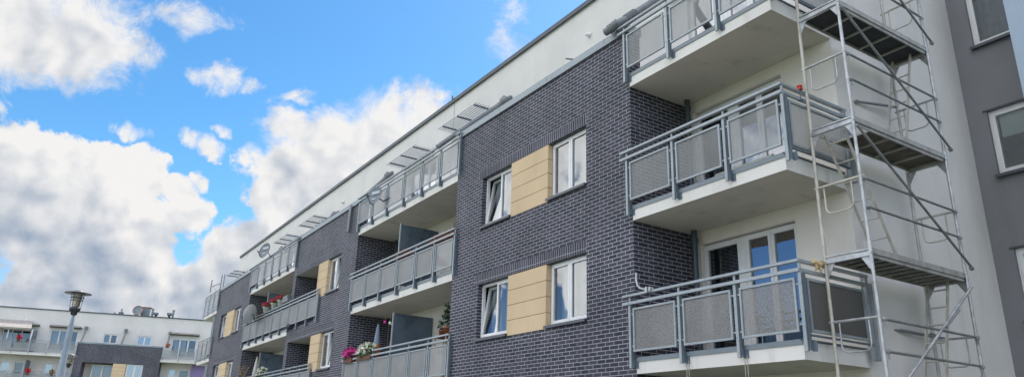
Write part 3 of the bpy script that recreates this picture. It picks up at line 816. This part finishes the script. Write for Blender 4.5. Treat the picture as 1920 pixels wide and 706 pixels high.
# satellite dishes
def dish(label, c, rad, face, arm_to, mt, logo=True, group='satellite dishes'):
    t = thing('satellite_dish', label, 'satellite dish', c, group)
    ax = Vector(face).normalized()
    m = MB(); prof = [(0, 0), (rad*.4, rad*.02), (rad*.7, rad*.06), (rad*.95, rad*.115), (rad, rad*.14), (rad, rad*.16), (rad*.93, rad*.135), (rad*.7, rad*.08), (rad*.4, rad*.04), (0, rad*.02)]
    m.lathe((0,0,0), prof, 32, ax); m.build('reflector', mt, t)
    side = ax.cross(Vector((0,0,1))).normalized(); up = side.cross(ax)
    m = MB(); lnb = ax*rad*1.05-up*rad*.55; m.tube([-up*rad*.97, -up*rad*1.02+ax*rad*.3, lnb], .014, 8); m.tube([lnb, lnb-ax*.09+up*.03], [.035, .03], 10); m.build('feed_arm', 'duct_dark', t)
    m = MB(); a = Vector(arm_to)-Vector(c); m.tube([-ax*.05, -ax*.18, Vector((-ax*.2).lerp(a, .5))-up*.12, a], .02, 8); m.build('mount', 'duct_dark', t)
    if logo:
        m = MB()
        def rect(u0, u1, v0, v1, k):
            d = ax*(rad*.12)
            m.mat(k); pts = [side*u*rad+up*v*rad+ax*(.02+rad*(.145*(u*u+v*v))) for u, v in ((u0,v0),(u1,v0),(u1,v1),(u0,v1))]
            m.add(pts, [(0,1,2,3)])
        rect(-.62, .5, .14, .48, 0)
        rect(-.56, -.26, .19, .43, 1); rect(-.49, -.33, .26, .36, 0)
        for i in range(4): rect(-.16+.16*i, -.05+.16*i, .24, .38, 2)
        rect(-.2, .32, -.45, -.3, 0)
        m.build('printed_mark', ['decal', 'decal2', 'dish'], t)
    return t
dish('dark grey satellite dish on the top balcony railing beside the bent outlet pipe', (-21.95, -.38, 7.62), .33, (.38, -.9, .2), (-21.45, -.08, 7.5), 'dish')
dish('dark grey satellite dish on the far top balcony railing', (-35.3, -.38, 8.4), .38, (.4, -.9, .2), (-34.9, -.08, 8.1), 'dish')
dish('large white satellite dish facing away, on the long far balcony railing', (-36.0, -.45, 5.45), .45, (-.75, -.62, .25), (-36.3, -.08, 5.2), 'dish_w', False)

# antenna on the far end
t = thing('tv_antenna', 'thin television antenna on an arm beyond the far top balcony', 'antenna', (-48.3, .4, 8.15))
m = MB(); m.tube([(0,0,0), (0,0,1.35)], .03, 8); m.tube([(.75, 0, 0), (.75, 0, 1.3)], .03, 8); m.build('mast', 'galv_d', t)
m = MB(); m.tube([(0,0,.85), (-3.0, 0, 1.1)], .03, 8); m.tube([(0,0,.1), (-2.4, 0, 1.05)], .018, 8); m.tube([(-3.0, 0, .7), (-3.0, 0, 1.55)], .04, 8)
m.build('boom', 'galv_d', t)

# near balcony odds
t = thing('knotted_rag', 'yellowish rag knotted round the balcony rail and the scaffold pole', 'rag', (-6.38, .36, T1+1.11))
m = MB(); rnd = random.Random(2)
m.tube([(-.03, -.16, .0), (0, -.1, .035), (.01, -.03, -.02), (.02, .04, .03), (.03, .1, .0)], [.02, .045, .05, .045, .02], 9)
m.tube([(.0, -.08, .0), (.03, -.09, -.05), (.02, -.12, -.10)], [.03, .03, .01], 8); m.tube([(.0, -.02, -.02), (.04, -.03, -.06), (.05, -.02, -.12)], [.03, .028, .012], 8)
m.build('cloth', 'rag', t)
t = thing('rail_clamp', 'small red clamp on the middle balcony rail beside the scaffold', 'clamp', (-6.38, .36, T2+1.14))
m = MB(); m.box(-.035, .035, -.035, .035, -.005, .03); m.lathe((0,0,.03), [(.02, 0), (.045, .015), (.045, .035), (0, .04)], 12); m.build('knob', 'redp', t)
m = MB(); m.tube([(0,0,0), (0,0,-.18)], .012, 8); m.box(-.03, .03, -.02, .02, -.2, -.17); m.build('screw', 'steel2', t)
t = thing('flag_holder', 'bent galvanised tube clamped to the lower balcony rail at the brick corner', 'tube', (-9.5, -.1, T1+1.15))
m = MB(); m.tube([(-.26, 0, .36), (-.26, 0, .22), (-.235, 0, .13), (-.18, 0, .07), (-.05, 0, .02), (.16, 0, 0.01)], .02, 10); m.build('bent_tube', 'galv', t)
m = MB(); m.box(.02, .06, -.06, .06, -.05, .05); m.box(.1, .13, -.05, .05, -.04, .04); m.build('clamp', 'galv', t)
for i, (x, lb) in enumerate(((-8.68, 'thin looped cord hanging below the lower balcony at its second post'), (-7.5, 'thin looped cord hanging below the lower balcony at its third post'))):
    m = MB(); m.tube([(x-.025, -.02, T1-.12), (x-.03, -.02, T1-.5), (x-.02, -.02, T1-.9), (x, -.02, T1-.95), (x+.02, -.02, T1-.9), (x+.025, -.02, T1-.5), (x+.02, -.02, T1-.12)], .006, 5)
    o = m.build('looped_string', 'cord'); o['label'] = lb; o['category'] = 'string'
# window box frame / blinds on the middle balcony: rolled white mat lying behind the panels
t = thing('rolled_mat', 'rolled white mat lying on the middle balcony floor behind the railing', 'mat', (-7.4, .12, T2+.07))
m = MB(); m.tube([(-.55, 0, 0), (.6, 0, 0)], .055, 12); m.build('roll', 'potw', t)

# ================================================================== FAR BUILDING (own frame: x along facade, y into it)
A = math.atan2(.957, .290)
far = thing('apartment_building', 'distant white and dark brick apartment block behind the street lamp, with roof vents', 'building', (-86.1, -12.4, 0), rz=A)
def F(s): return s
yf = -1.3
kz = 1-1.3/81.4
def S(s, z): return s+(28.2-s)*(1-kz), z*kz
fx0, fx1 = -14., 26.
hs = []
TT = [1.2, 4.0, 6.83]
ph = [(1.3, 3.75, 7.2, 9.0), (5.3, 7.75, 7.2, 9.2), (9.95, 11.25, 8.15, 9.1), (13.0, 14.36, 8.15, 9.1), (16.2, 18.55, 7.2, 9.05), (-6, -4, 7.2, 9.1), (-10.5, -9, 8.2, 9.1)]
m = MB(); wall_y(m, fx0, fx1, 6.6, 11.0, 0, [(a, b, c, d, .12) for a, b, c, d in ph], .12); m.build('top_floor_wall', 'render', far)
m = MB(); m.box(fx0-.05, fx1+.05, -.08, 10, 11.0, 11.09); m.build('roof', 'darkcap', far)
m = MB(); m.quad((fx0, 10, GZ), (fx0, 0, GZ), (fx0, 0, 11), (fx0, 10, 11)); m.quad((fx1, 0, GZ), (fx1, 10, GZ), (fx1, 10, 11), (fx1, 0, 11)); m.quad((fx1, 10, GZ), (fx0, 10, GZ), (fx0, 10, 11), (fx1, 10, 11)); m.build('end_wall', 'render', far)
m = MB(); m.quad((fx0, 2, GZ), (fx1, 2, GZ), (fx1, 2, 10.9), (fx0, 2, 10.9)); m.build('inner_wall', 'room', far)
for i, (a, b, c, d) in enumerate(ph):
    window(far, a, b, c, d, .06, (.33, .66) if b-a > 2 else (.5,), glass=['glass', 'glass', 'glass', 'glass_f', 'glass', 'glass', 'glass'][i], sill=False, w=.09, curtain='curtain', curt_x=(a+.1, a+(b-a)*.55))
# recess wall of the storeys below, brick bay in front
lowh = []
for T in (1.2, 4.0):
    lowh += [(1.75, 2.6, T+.9, T+2.0, .12), (2.85, 3.75, T+.1, T+2.05, .12), (5.45, 6.2, T+.9, T+2.05, .12), (6.5, 7.3, T+.9, T+2.05, .12), (16.35, 17.05, T+.1, T+2.1, .12), (17.3, 18.3, T+.9, T+2.1, .12), (-6, -4, T+.1, T+2.0, .12)]
m = MB(); wall_y(m, fx0, fx1, GZ-.3, 6.6, 0.02, lowh, .12); m.build('recess_wall', 'recess', far)
for i, h in enumerate(lowh): window(far, h[0], h[1], h[2], h[3], .08, (), glass='glass_f' if i % 2 else 'glass', sill=False, w=.09, curtain=None if i % 2 else 'curtain_d')
bx0, bx1 = 8.2, 15.65
bh = []
for T in (1.2, 4.0): bh += [(8.9, 11.6, T, T+2.2, 1.2), (12.75, 14.25, T+.85, T+2.2, .12)]
m = MB(); wall_y(m, bx0, bx1, GZ-.3, 7.93, yf, bh, .12)
m.quad((bx1, yf, GZ), (bx1, 0, GZ), (bx1, 0, 7.0), (bx1, yf, 7.0)); m.quad((bx0, 0, GZ), (bx0, yf, GZ), (bx0, yf, 7.0), (bx0, 0, 7.0))
m.quad((bx0, yf+.3, 7.93), (bx1, yf+.3, 7.93), (bx1, yf+.3, 6.9), (bx0, yf+.3, 6.9)); m.quad((bx0, yf+.3, 6.9), (bx1, yf+.3, 6.9), (bx1, 0, 6.9), (bx0, 0, 6.9))
m.build('brick_wall', 'brick', far)
m = MB(); m.box(bx0-.05, bx1+.05, yf-.04, yf+.34, 7.93, 8.06); m.build('parapet_coping', 'cap', far)
for T in (1.2, 4.0):
    tan_panel(far, 11.6, 12.75, T+.85, T+2.2, yf-.01, yf+.12)
    window(far, 12.78, 14.25, T+.88, T+2.2, yf+.08, (.5,), glass='glass_f', sill=False, w=.09, curt_x=(12.85, 13.3))
    window(far, 9.6, 11.5, T+.1, T+2.1, yf+.9, (.5,), glass='glass', sill=False, w=.09, name='balcony_door')
for T in TT:
    balcony(far, -2, 8.1, T, [-.0, 1.4, 2.8, 4.25, 5.7, 7.05, 8.2], y0=yf, yb=0.01, sheet='sheet_far', slabx=(-3.5, 8.19), far=True, flash=False, rail_ext=(3.5, .02))
    balcony(far, 15.7, 20, T, [15.75, 17.25, 18.8, 20.3], y0=yf, yb=0.01, sheet='sheet_far', slabx=(15.66, 20.4), far=True, flash=False, rail_ext=(0, .02))
# neighbour dividers
for T, s in ((6.83, 4.2), (4.0, 4.2)):
    m = MB(); m.box(s-.03, s+.03, yf+.1, -.05, T, T+2.15); m.build('privacy_screen', 'screen', far)
# downpipes, awning boxes, vents
for s in (8.35, 15.95, 11.9):
    m = MB(); m.tube([(s, -.15, 9.45), (s, -.6, 8.6), (s, yf+.2, 8.0)], .08, 8); m.box(s-.14, s+.14, -.3, 0, 9.4, 9.65); m.build('outlet_pipe', 'duct', far)
for (a, b) in ((5.2, 7.95), (16.05, 18.7), (3.2, 4.3)):
    m = MB(); m.box(a, b, -.35, -.002, 9.38, 9.52); m.mat(1).box(a+.05, b-.05, -.5, -.35, 9.44, 9.58); m.build('awning_box', ['awnd', 'awn'], far)
m = MB(); m.quad((-.8, -.02, 9.85), (3.6, -.02, 9.85), (4.1, yf-.3, 9.0), (-1.0, yf-.3, 9.0)); m.quad((-1.0, yf-.3, 9.0), (4.1, yf-.3, 9.0), (4.1, yf-.3, 8.85), (-1.0, yf-.3, 8.85)); m.tube([(-1, yf-.28, 8.98), (4.1, yf-.28, 8.98)], .03, 8)
m.build('awning', 'awn', far)
for s in (2.2, 4.15):
    m = MB(); m.box(s-.04, s+.04, yf-.06, yf+.02, 6.9, 8.95); m.build('awning_post', 'pvc', far)
m = MB(); m.box(18.5, 20.4, -.5, -.02, 4.0, 6.55); m.build('purple_wall', 'purple', far)
for (s, z) in ((3.0, 9.9), (16.6, 9.7)):
    m = MB(); m.lathe((s, -.01, z), [(.14, 0), (.14, .05), (.09, .12), (0, .14)], 12, (0,-1,0)); m.build('wall_lamp', 'pvc', far)
# chimneys
def vent(s, z1, w, kind):
    m = MB()
    if kind == 'box':
        m.box(s-w, s+w, .8, .8+1.2*w, 11.09, z1); m.mat(1).box(s-w*1.25, s+w*1.25, .75, .85+1.3*w, z1, z1+.08)
        m.build('chimney', ['chim', 'terra'], far)
    elif kind == 'pipe':
        m.tube([(s, .6, 11.09), (s, .6, z1)], w, 10); m.tube([(s, .6, z1-.04), (s, .6, z1+.04)], w*1.25, 10); m.build('vent_pipe', 'chim', far)
    else:
        m.tube([(s, .6, 11.09), (s, .6, z1-.2)], w*.6, 10); m.box(s-w, s+w, .4, .8, z1-.22, z1); m.mat(1).box(s-w*.7, s+w*.7, .38, .4, z1-.18, z1-.04); m.build('vent_cowl', ['lampd', 'chim'], far)
vent(13.15, 12.0, .40, 'box'); vent(13.85, 11.9, .11, 'pipe'); vent(14.2, 11.55, .2, 'cowl'); vent(15.45, 11.6, .2, 'cowl'); vent(15.8, 11.9, .11, 'pipe'); vent(11.0, 11.35, .2, 'cowl'); vent(11.0, 11.65, .07, 'pipe')
vent(10.4, 11.25, .08, 'pipe')
Mf = Matrix.Translation((-86.1, -12.4, 0)) @ Matrix.Rotation(A, 4, 'Z')
d = dish('round dish with a rusty rim on the roof of the distant block', Mf @ Vector((12.5, .5, 11.62)), .48, (.85, -.45, .2), Mf @ Vector((12.8, .8, 11.3)), 'chim', False)
m = MB(); m.lathe((0,0,0), [(.47, .05), (.5, .05), (.5, .1), (.47, .1), (.47, .05)], 28, Vector((.85, -.45, .2)).normalized()); m.build('rim', 'terra', d)
# flowers on the distant balconies
for (s, z, mt, lb) in ((3.25, 8.0, 'red', 'red flowers on the distant balcony rail under the awning'), (.3, 8.0, 'red', 'red flowers at the far end of the awning balcony, cut by the frame'), (4.6, 5.02, 'red', 'reddish flower box on the lower distant balcony below the privacy screen'), (6.6, 5.02, 'dry', 'faded flower box on the lower distant balcony beside the lamp post')):
    p = Mf @ Vector((s, yf-.12, z-.25)); flowers('flower_box', lb, 'flowers', p, (.48, .2, .26), mt, 130, 'wood', box=.3, ps=.09, leafn=40)
t = thing('hanging_basket', 'small red flower pot at the top of the distant downpipe', 'flowers', Mf @ Vector((16.1, -1.2, 7.95)))
m = MB(); pot(m, (0,0,0), .14, .2); m.build('pot', 'terra', t); m = MB(); leaves(m, (0,0,.3), (.2, .2, .15), 60, .07, 2, 3); m.build('blossom', 'orange', t)

# ================================================================== STREET LAMPS
def lamp(label, loc, H, s=1.):
    t = thing('street_lamp', label, 'street lamp', loc, 'street lamps')
    m = MB(); m.lathe((0,0,0), [(.0, 0), (.12*s, 0), (.12*s, .5), (.10*s, .55), (.075*s, H-1.0), (.045*s, H-.85), (.035*s, H-.62)], 16); m.build('post', 'lampm', t)
    m = MB(); m.lathe((0,0,H-.66), [(.04*s, 0), (.075*s, .02), (.085*s, .1), (.13*s, .13), (.14*s, .2), (.10*s, .22), (0, .22)], 18); m.build('lamp_base', 'lampd', t)
    m = MB(); m.lathe((0,0,H-.45), [(.09*s, 0), (.115*s, .38)], 18); m.build('lamp_glass', 'lampg', t)
    m = MB(); m.lathe((0,0,H-.45), [(.05, 0), (.075, .03), (.075, .3), (0, .32)], 12); m.build('bulb', 'lampi', t)
    for i in range(3):
        m = MB(); z = H-.26+i*.075; r = (.155+.02*i)*s; m.lathe((0,0,z), [(.12*s, .02), (r, 0), (r, .012), (.12*s, .035)], 22); m.build('louvre_ring', 'galv', t)
    m = MB(); m.lathe((0,0,H-.05), [(0, .0), (.1*s, .0), (.325*s, -.03), (.33*s, -.015), (.12*s, .03), (.12*s, .05), (.0, .06)], 30); m.build('lamp_cap', 'duct', t)
    for a in (0, 1.57, 3.14, 4.71):
        m = MB(); m.tube([(.13*s*cos(a), .13*s*sin(a), H-.46), (.15*s*cos(a), .15*s*sin(a), H-.05)], .008, 5); m.build('strut', 'duct', t)
    return t
lamp('tall grey street lamp with a wide disc cap and dark ring louvres', (-22.98, -8.15, GZ), 5.17)
lamp('smaller distant street lamp of the same kind, low behind the tall lamp post', (-44.0, -7.05, GZ), 5.25)

# ================================================================== GROUND
def struct(name, mb, mat):
    o = mb.build(name, mat); o['kind'] = 'structure'; return o
m = MB(); m.quad((-700, -700, GZ), (700, -700, GZ), (700, 700, GZ), (-700, 700, GZ)); struct('ground', m, 'grass')
m = MB(); m.quad((-80, -11.0, GZ+.004), (16, -11.0, GZ+.004), (16, -1.2, GZ+.004), (-80, -1.2, GZ+.004)); struct('bounce_paving', m, 'pave')  # unseen paving, widened to bounce light up onto the soffits
m = MB(); m.quad((-80, -18, GZ+.004), (60, -18, GZ+.004), (60, -11.5, GZ+.004), (-80, -11.5, GZ+.004)); struct('road', m, 'asph')
m = MB(); m.box(-80, 60, -11.5, -11.36, GZ, GZ+.12); struct('kerb', m, 'pave')

# ================================================================== CAMERA
cam = bpy.data.cameras.new('camera'); co = bpy.data.objects.new('camera', cam); COL.objects.link(co); sc.camera = co
yw, pt, rl = R(32.5839), R(19.1320), R(1.8132)
f = Vector((-cos(yw)*cos(pt), sin(yw)*cos(pt), sin(pt)))
rt = f.cross(Vector((0,0,1))).normalized(); up = rt.cross(f)
Rr = rt*cos(rl)+up*sin(rl); Up = up*cos(rl)-rt*sin(rl)
co.matrix_world = Matrix(((Rr.x, Up.x, -f.x, 0), (Rr.y, Up.y, -f.y, -9.053), (Rr.z, Up.z, -f.z, 0), (0,0,0,1)))
cam.sensor_width = 36; cam.lens = 36*1381.84/1920; cam.clip_end = 3000; cam.clip_start = .05

# ================================================================== SKY AND SUN
SUN_EL = R(52)
sd = Vector((-.30, .95, 0)).normalized()*cos(SUN_EL)+Vector((0,0,sin(SUN_EL)))
sun = bpy.data.lights.new('sun', 'SUN'); so = bpy.data.objects.new('sun', sun); COL.objects.link(so)
sun.energy = 3.2; sun.angle = R(.5); sun.color = (1, .95, .87)
so.rotation_euler = sd.to_track_quat('Z', 'Y').to_euler()
w = bpy.data.worlds.new('World'); sc.world = w; w.use_nodes = True
nt = w.node_tree; nt.nodes.clear(); N = NT(nt)
sky = N.n('ShaderNodeTexSky', sky_type='NISHITA', sun_disc=False)
sky.sun_elevation = SUN_EL; sky.sun_rotation = math.atan2(sd.x, sd.y); sky.air_density = 1.0; sky.dust_density = .6; sky.ozone_density = 2.0
dirv = N.n('ShaderNodeTexCoord').outputs['Generated']
sp = N.n('ShaderNodeSeparateXYZ', ins={0: dirv})
DX, DY, DZ = sp.outputs
az = N.m('MULTIPLY', N.m('ARCTAN2', DY, N.m('MULTIPLY', DX, -1)), 180/pi)
el = N.m('MULTIPLY', N.m('ARCSINE', DZ), 180/pi)
# warp the angular coordinates so that cloud edges billow
nA = N.noise(dirv, 9, 6, .6); nB = N.noise(N.n('ShaderNodeVectorMath', operation='ADD', ins={0: dirv, 1: (3.7, 1.2, 8.1)}).outputs[0], 9, 6, .6)
wa = N.m('ADD', az, N.m('MULTIPLY', N.m('SUBTRACT', nA, .5), 7.))
we = N.m('ADD', el, N.m('MULTIPLY', N.m('SUBTRACT', nB, .5), 5.))
def blob(ca, ce, ra, re, amp=1., rot=0., oa=0., oe=0.):
    dx = N.m('SUBTRACT', wa, ca-oa); dy = N.m('SUBTRACT', we, ce-oe)
    if rot:
        c_, s_ = cos(R(rot)), sin(R(rot))
        dx, dy = N.m('ADD', N.m('MULTIPLY', dx, c_), N.m('MULTIPLY', dy, s_)), N.m('SUBTRACT', N.m('MULTIPLY', dy, c_), N.m('MULTIPLY', dx, s_))
    q = N.m('ADD', N.m('POWER', N.m('ABSOLUTE', N.m('DIVIDE', dx, ra)), 2.), N.m('POWER', N.m('ABSOLUTE', N.m('DIVIDE', dy, re)), 2.))
    return N.m('MULTIPLY', N.m('SUBTRACT', 1., q), amp)
# (az, el, half widths in degrees, strength, tilt)
BL = [(-4.0, 25.2, 7.0, 4.2, 1, 0), (1.2, 25.5, 2.4, 2.0, .6, 0),
      (-4, 14, 5.6, 7.0, 1, 0), (-1.2, 16.5, 3.4, 4.2, 1, 0), (3.6, 13.5, 6.0, 5.2, 1, 0), (7.6, 15.2, 3.3, 3.2, 1, 0), (6, 7.5, 16, 6.6, 1, 0),
      (14.8, 18.2, 4.3, 4.4, 1, 0), (20.5, 21.8, 8.0, 3.6, 1, 22), (17.5, 17.5, 6, 5, 1, 0), (30, 24.0, 6, 3.0, .8, 10), (24.5, 25.6, 2.6, .8, .5, 10), (12.2, 11.8, 6.0, 4.3, 1, 0), (-5, 9.5, 5, 6, 1, 0), (-.8, 18.6, 1.8, 1.6, .7, 0), (4.6, 17.4, 2.0, 1.5, .8, 0), (8.6, 17.3, 1.6, 1.4, .8, 0), (14.8, 22.0, 2.0, 1.4, .8, 0),
      (6.0, 28.9, 2.4, .95, .5, 0), (8.5, 24.9, 1.5, .9, .55, 0), (10.9, 24.3, 1.0, .5, .35, -10), (14.2, 24.4, 1.4, .55, .45, 25), (10.0, 21.6, 1.2, .5, .45, 0),
      (8.8, 19.7, 2.7, 1.4, .7, 0), (3.8, 19.3, 2.2, 1.0, .5, 0), (11.5, 17.0, 1.8, 1.0, .35, 0), (32.6, 31.6, 1.5, 1.8, .22, 40)]
F_ = None
for b in BL:
    v = blob(*b); F_ = v if F_ is None else N.m('MAXIMUM', F_, v)
FU = None      # the same field a little nearer the sun: thick there = shaded here
for b in BL:
    if b[4] < .6: continue
    v = blob(*b, oa=1.0, oe=2.6); FU = v if FU is None else N.m('MAXIMUM', FU, v)
# rest of the sky: broken cumulus
inside = N.m('MULTIPLY', N.m('MULTIPLY', N.ss(az, -16, -8), N.ss(az, 62, 46)), N.ss(DX, .1, -.1))
ns = N.noise(dirv, 2.6, 8, .6)
rest = N.m('MULTIPLY', N.m('SUBTRACT', ns, N.m('MULTIPLY_ADD', DX, .03, .44)), 6.)
def clear(ca, ce, ra, re):
    dx = N.m('DIVIDE', N.m('SUBTRACT', az, ca), ra); dy = N.m('DIVIDE', N.m('SUBTRACT', el, ce), re)
    return N.ss(N.m('ADD', N.m('MULTIPLY', dx, dx), N.m('MULTIPLY', dy, dy)), 1.3, .5, 0, 1.1)
rest = N.m('SUBTRACT', rest, N.m('ADD', clear(-54, 20, 9, 13), clear(-149, 8, 16, 10)))
F_ = N.m('ADD', N.m('MULTIPLY', F_, inside), N.m('MULTIPLY', rest, N.m('SUBTRACT', 1., inside)))
det = N.noise(dirv, 13, 12, .70, .5)
fine_ = N.noise(N.n('ShaderNodeVectorMath', operation='ADD', ins={0: dirv, 1: (9.1, 4.2, 2.7)}).outputs[0], 30, 10, .68, .6)
def billow(v):
    wv = N.n('ShaderNodeTexNoise', ins={'Vector': v, 'Scale': 9., 'Detail': 4.}).outputs['Color']
    v2 = N.n('ShaderNodeVectorMath', operation='ADD', ins={0: v, 1: N.n('ShaderNodeVectorMath', operation='SCALE', ins={0: wv, 'Scale': .07}).outputs[0]}).outputs[0]
    h = None
    for sc_, am in ((10., 1.), (24., .55), (55., .28)):
        vor = N.n('ShaderNodeTexVoronoi', feature='SMOOTH_F1', ins={'Scale': sc_, 'Smoothness': .45, 'Vector': v2})
        t_ = N.m('MULTIPLY', vor.outputs['Distance'], -am)
        h = t_ if h is None else N.m('ADD', h, t_)
    return h
bil = billow(dirv)
puff = N.ss(el, 22.5, 19, 0, 1)                      # towering cumulus low down, torn wisps higher up
Fd = N.m('ADD', F_, N.m('MULTIPLY', N.m('SUBTRACT', det, .5), N.m('SUBTRACT', 3.6, N.m('MULTIPLY', puff, 2.3))))
Fd = N.m('ADD', Fd, N.m('MULTIPLY', N.m('MULTIPLY', N.m('ADD', bil, .62), .9), puff))
mask = N.ss(Fd, N.m('SUBTRACT', N.m('MULTIPLY', puff, .36), .42), N.m('SUBTRACT', .78, N.m('MULTIPLY', puff, .60)))
sh = N.n('ShaderNodeVectorMath', operation='ADD', ins={0: dirv, 1: (.004, .014, .012)}).outputs[0]
rel = N.m('SUBTRACT', bil, billow(sh))
big = N.noise(dirv, 5., 6, .6)
shade = N.ss(N.m('ADD', FU, N.m('MULTIPLY', N.m('SUBTRACT', det, .5), 1.6)), -.2, 1.0)
low = N.ss(el, 17.5, 9, .24, .70)
bright = N.m('SUBTRACT', 1.02, N.m('MULTIPLY', shade, low))
bright = N.m('ADD', bright, N.m('ADD', N.m('MULTIPLY', rel, .95), N.m('ADD', N.m('MULTIPLY', N.m('SUBTRACT', big, .52), .45), N.m('MULTIPLY', N.m('SUBTRACT', fine_, .5), .6))))
bright = N.m('MAXIMUM', N.m('MINIMUM', bright, 1.), 0.)
ccol = N.mix(bright, (.36, .445, .58, 1), (1.0, .99, .98, 1))
# blue: the Nishita sky, a little more saturated
hsv = N.n('ShaderNodeHueSaturation', ins={'Color': sky.outputs[0], 'Saturation': 1.3, 'Value': 1.0})
SKYV = 1.0
tintc = N.mix(N.m('MULTIPLY', inside, N.ss(el, 2, 16)), (1.1, 1.1, 1.3, 1), (1.22, 1.45, 1.40, 1))
skyb = N.mix(1., hsv.outputs[0], tintc, 'MULTIPLY')
# clouds out of view, sunlit full on, are brightened to light the facade
cb = N.m('MULTIPLY_ADD', N.m('SUBTRACT', 1., inside), 9.9, 6.2)
cl = N.mix(1., ccol, N.n('ShaderNodeCombineColor', ins={0: cb, 1: cb, 2: cb}).outputs[0], 'MULTIPLY')
fin = N.mix(mask, skyb, cl)
bg = N.n('ShaderNodeBackground', ins={'Color': fin, 'Strength': .1})
out = N.n('ShaderNodeOutputWorld'); nt.links.new(bg.outputs[0], out.inputs[0])
w.cycles.sampling_method = 'MANUAL'; w.cycles.sample_map_resolution = 1024

sc.view_settings.view_transform = 'Standard'; sc.view_settings.look = 'None'; sc.view_settings.gamma = 1; sc.view_settings.use_curve_mapping = False
sc.view_settings.exposure = .55
sc.cycles.max_bounces = 8; sc.cycles.diffuse_bounces = 4; sc.cycles.transparent_max_bounces = 24; sc.cycles.caustics_reflective = False; sc.cycles.caustics_refractive = False
sc.cycles.use_denoising = True
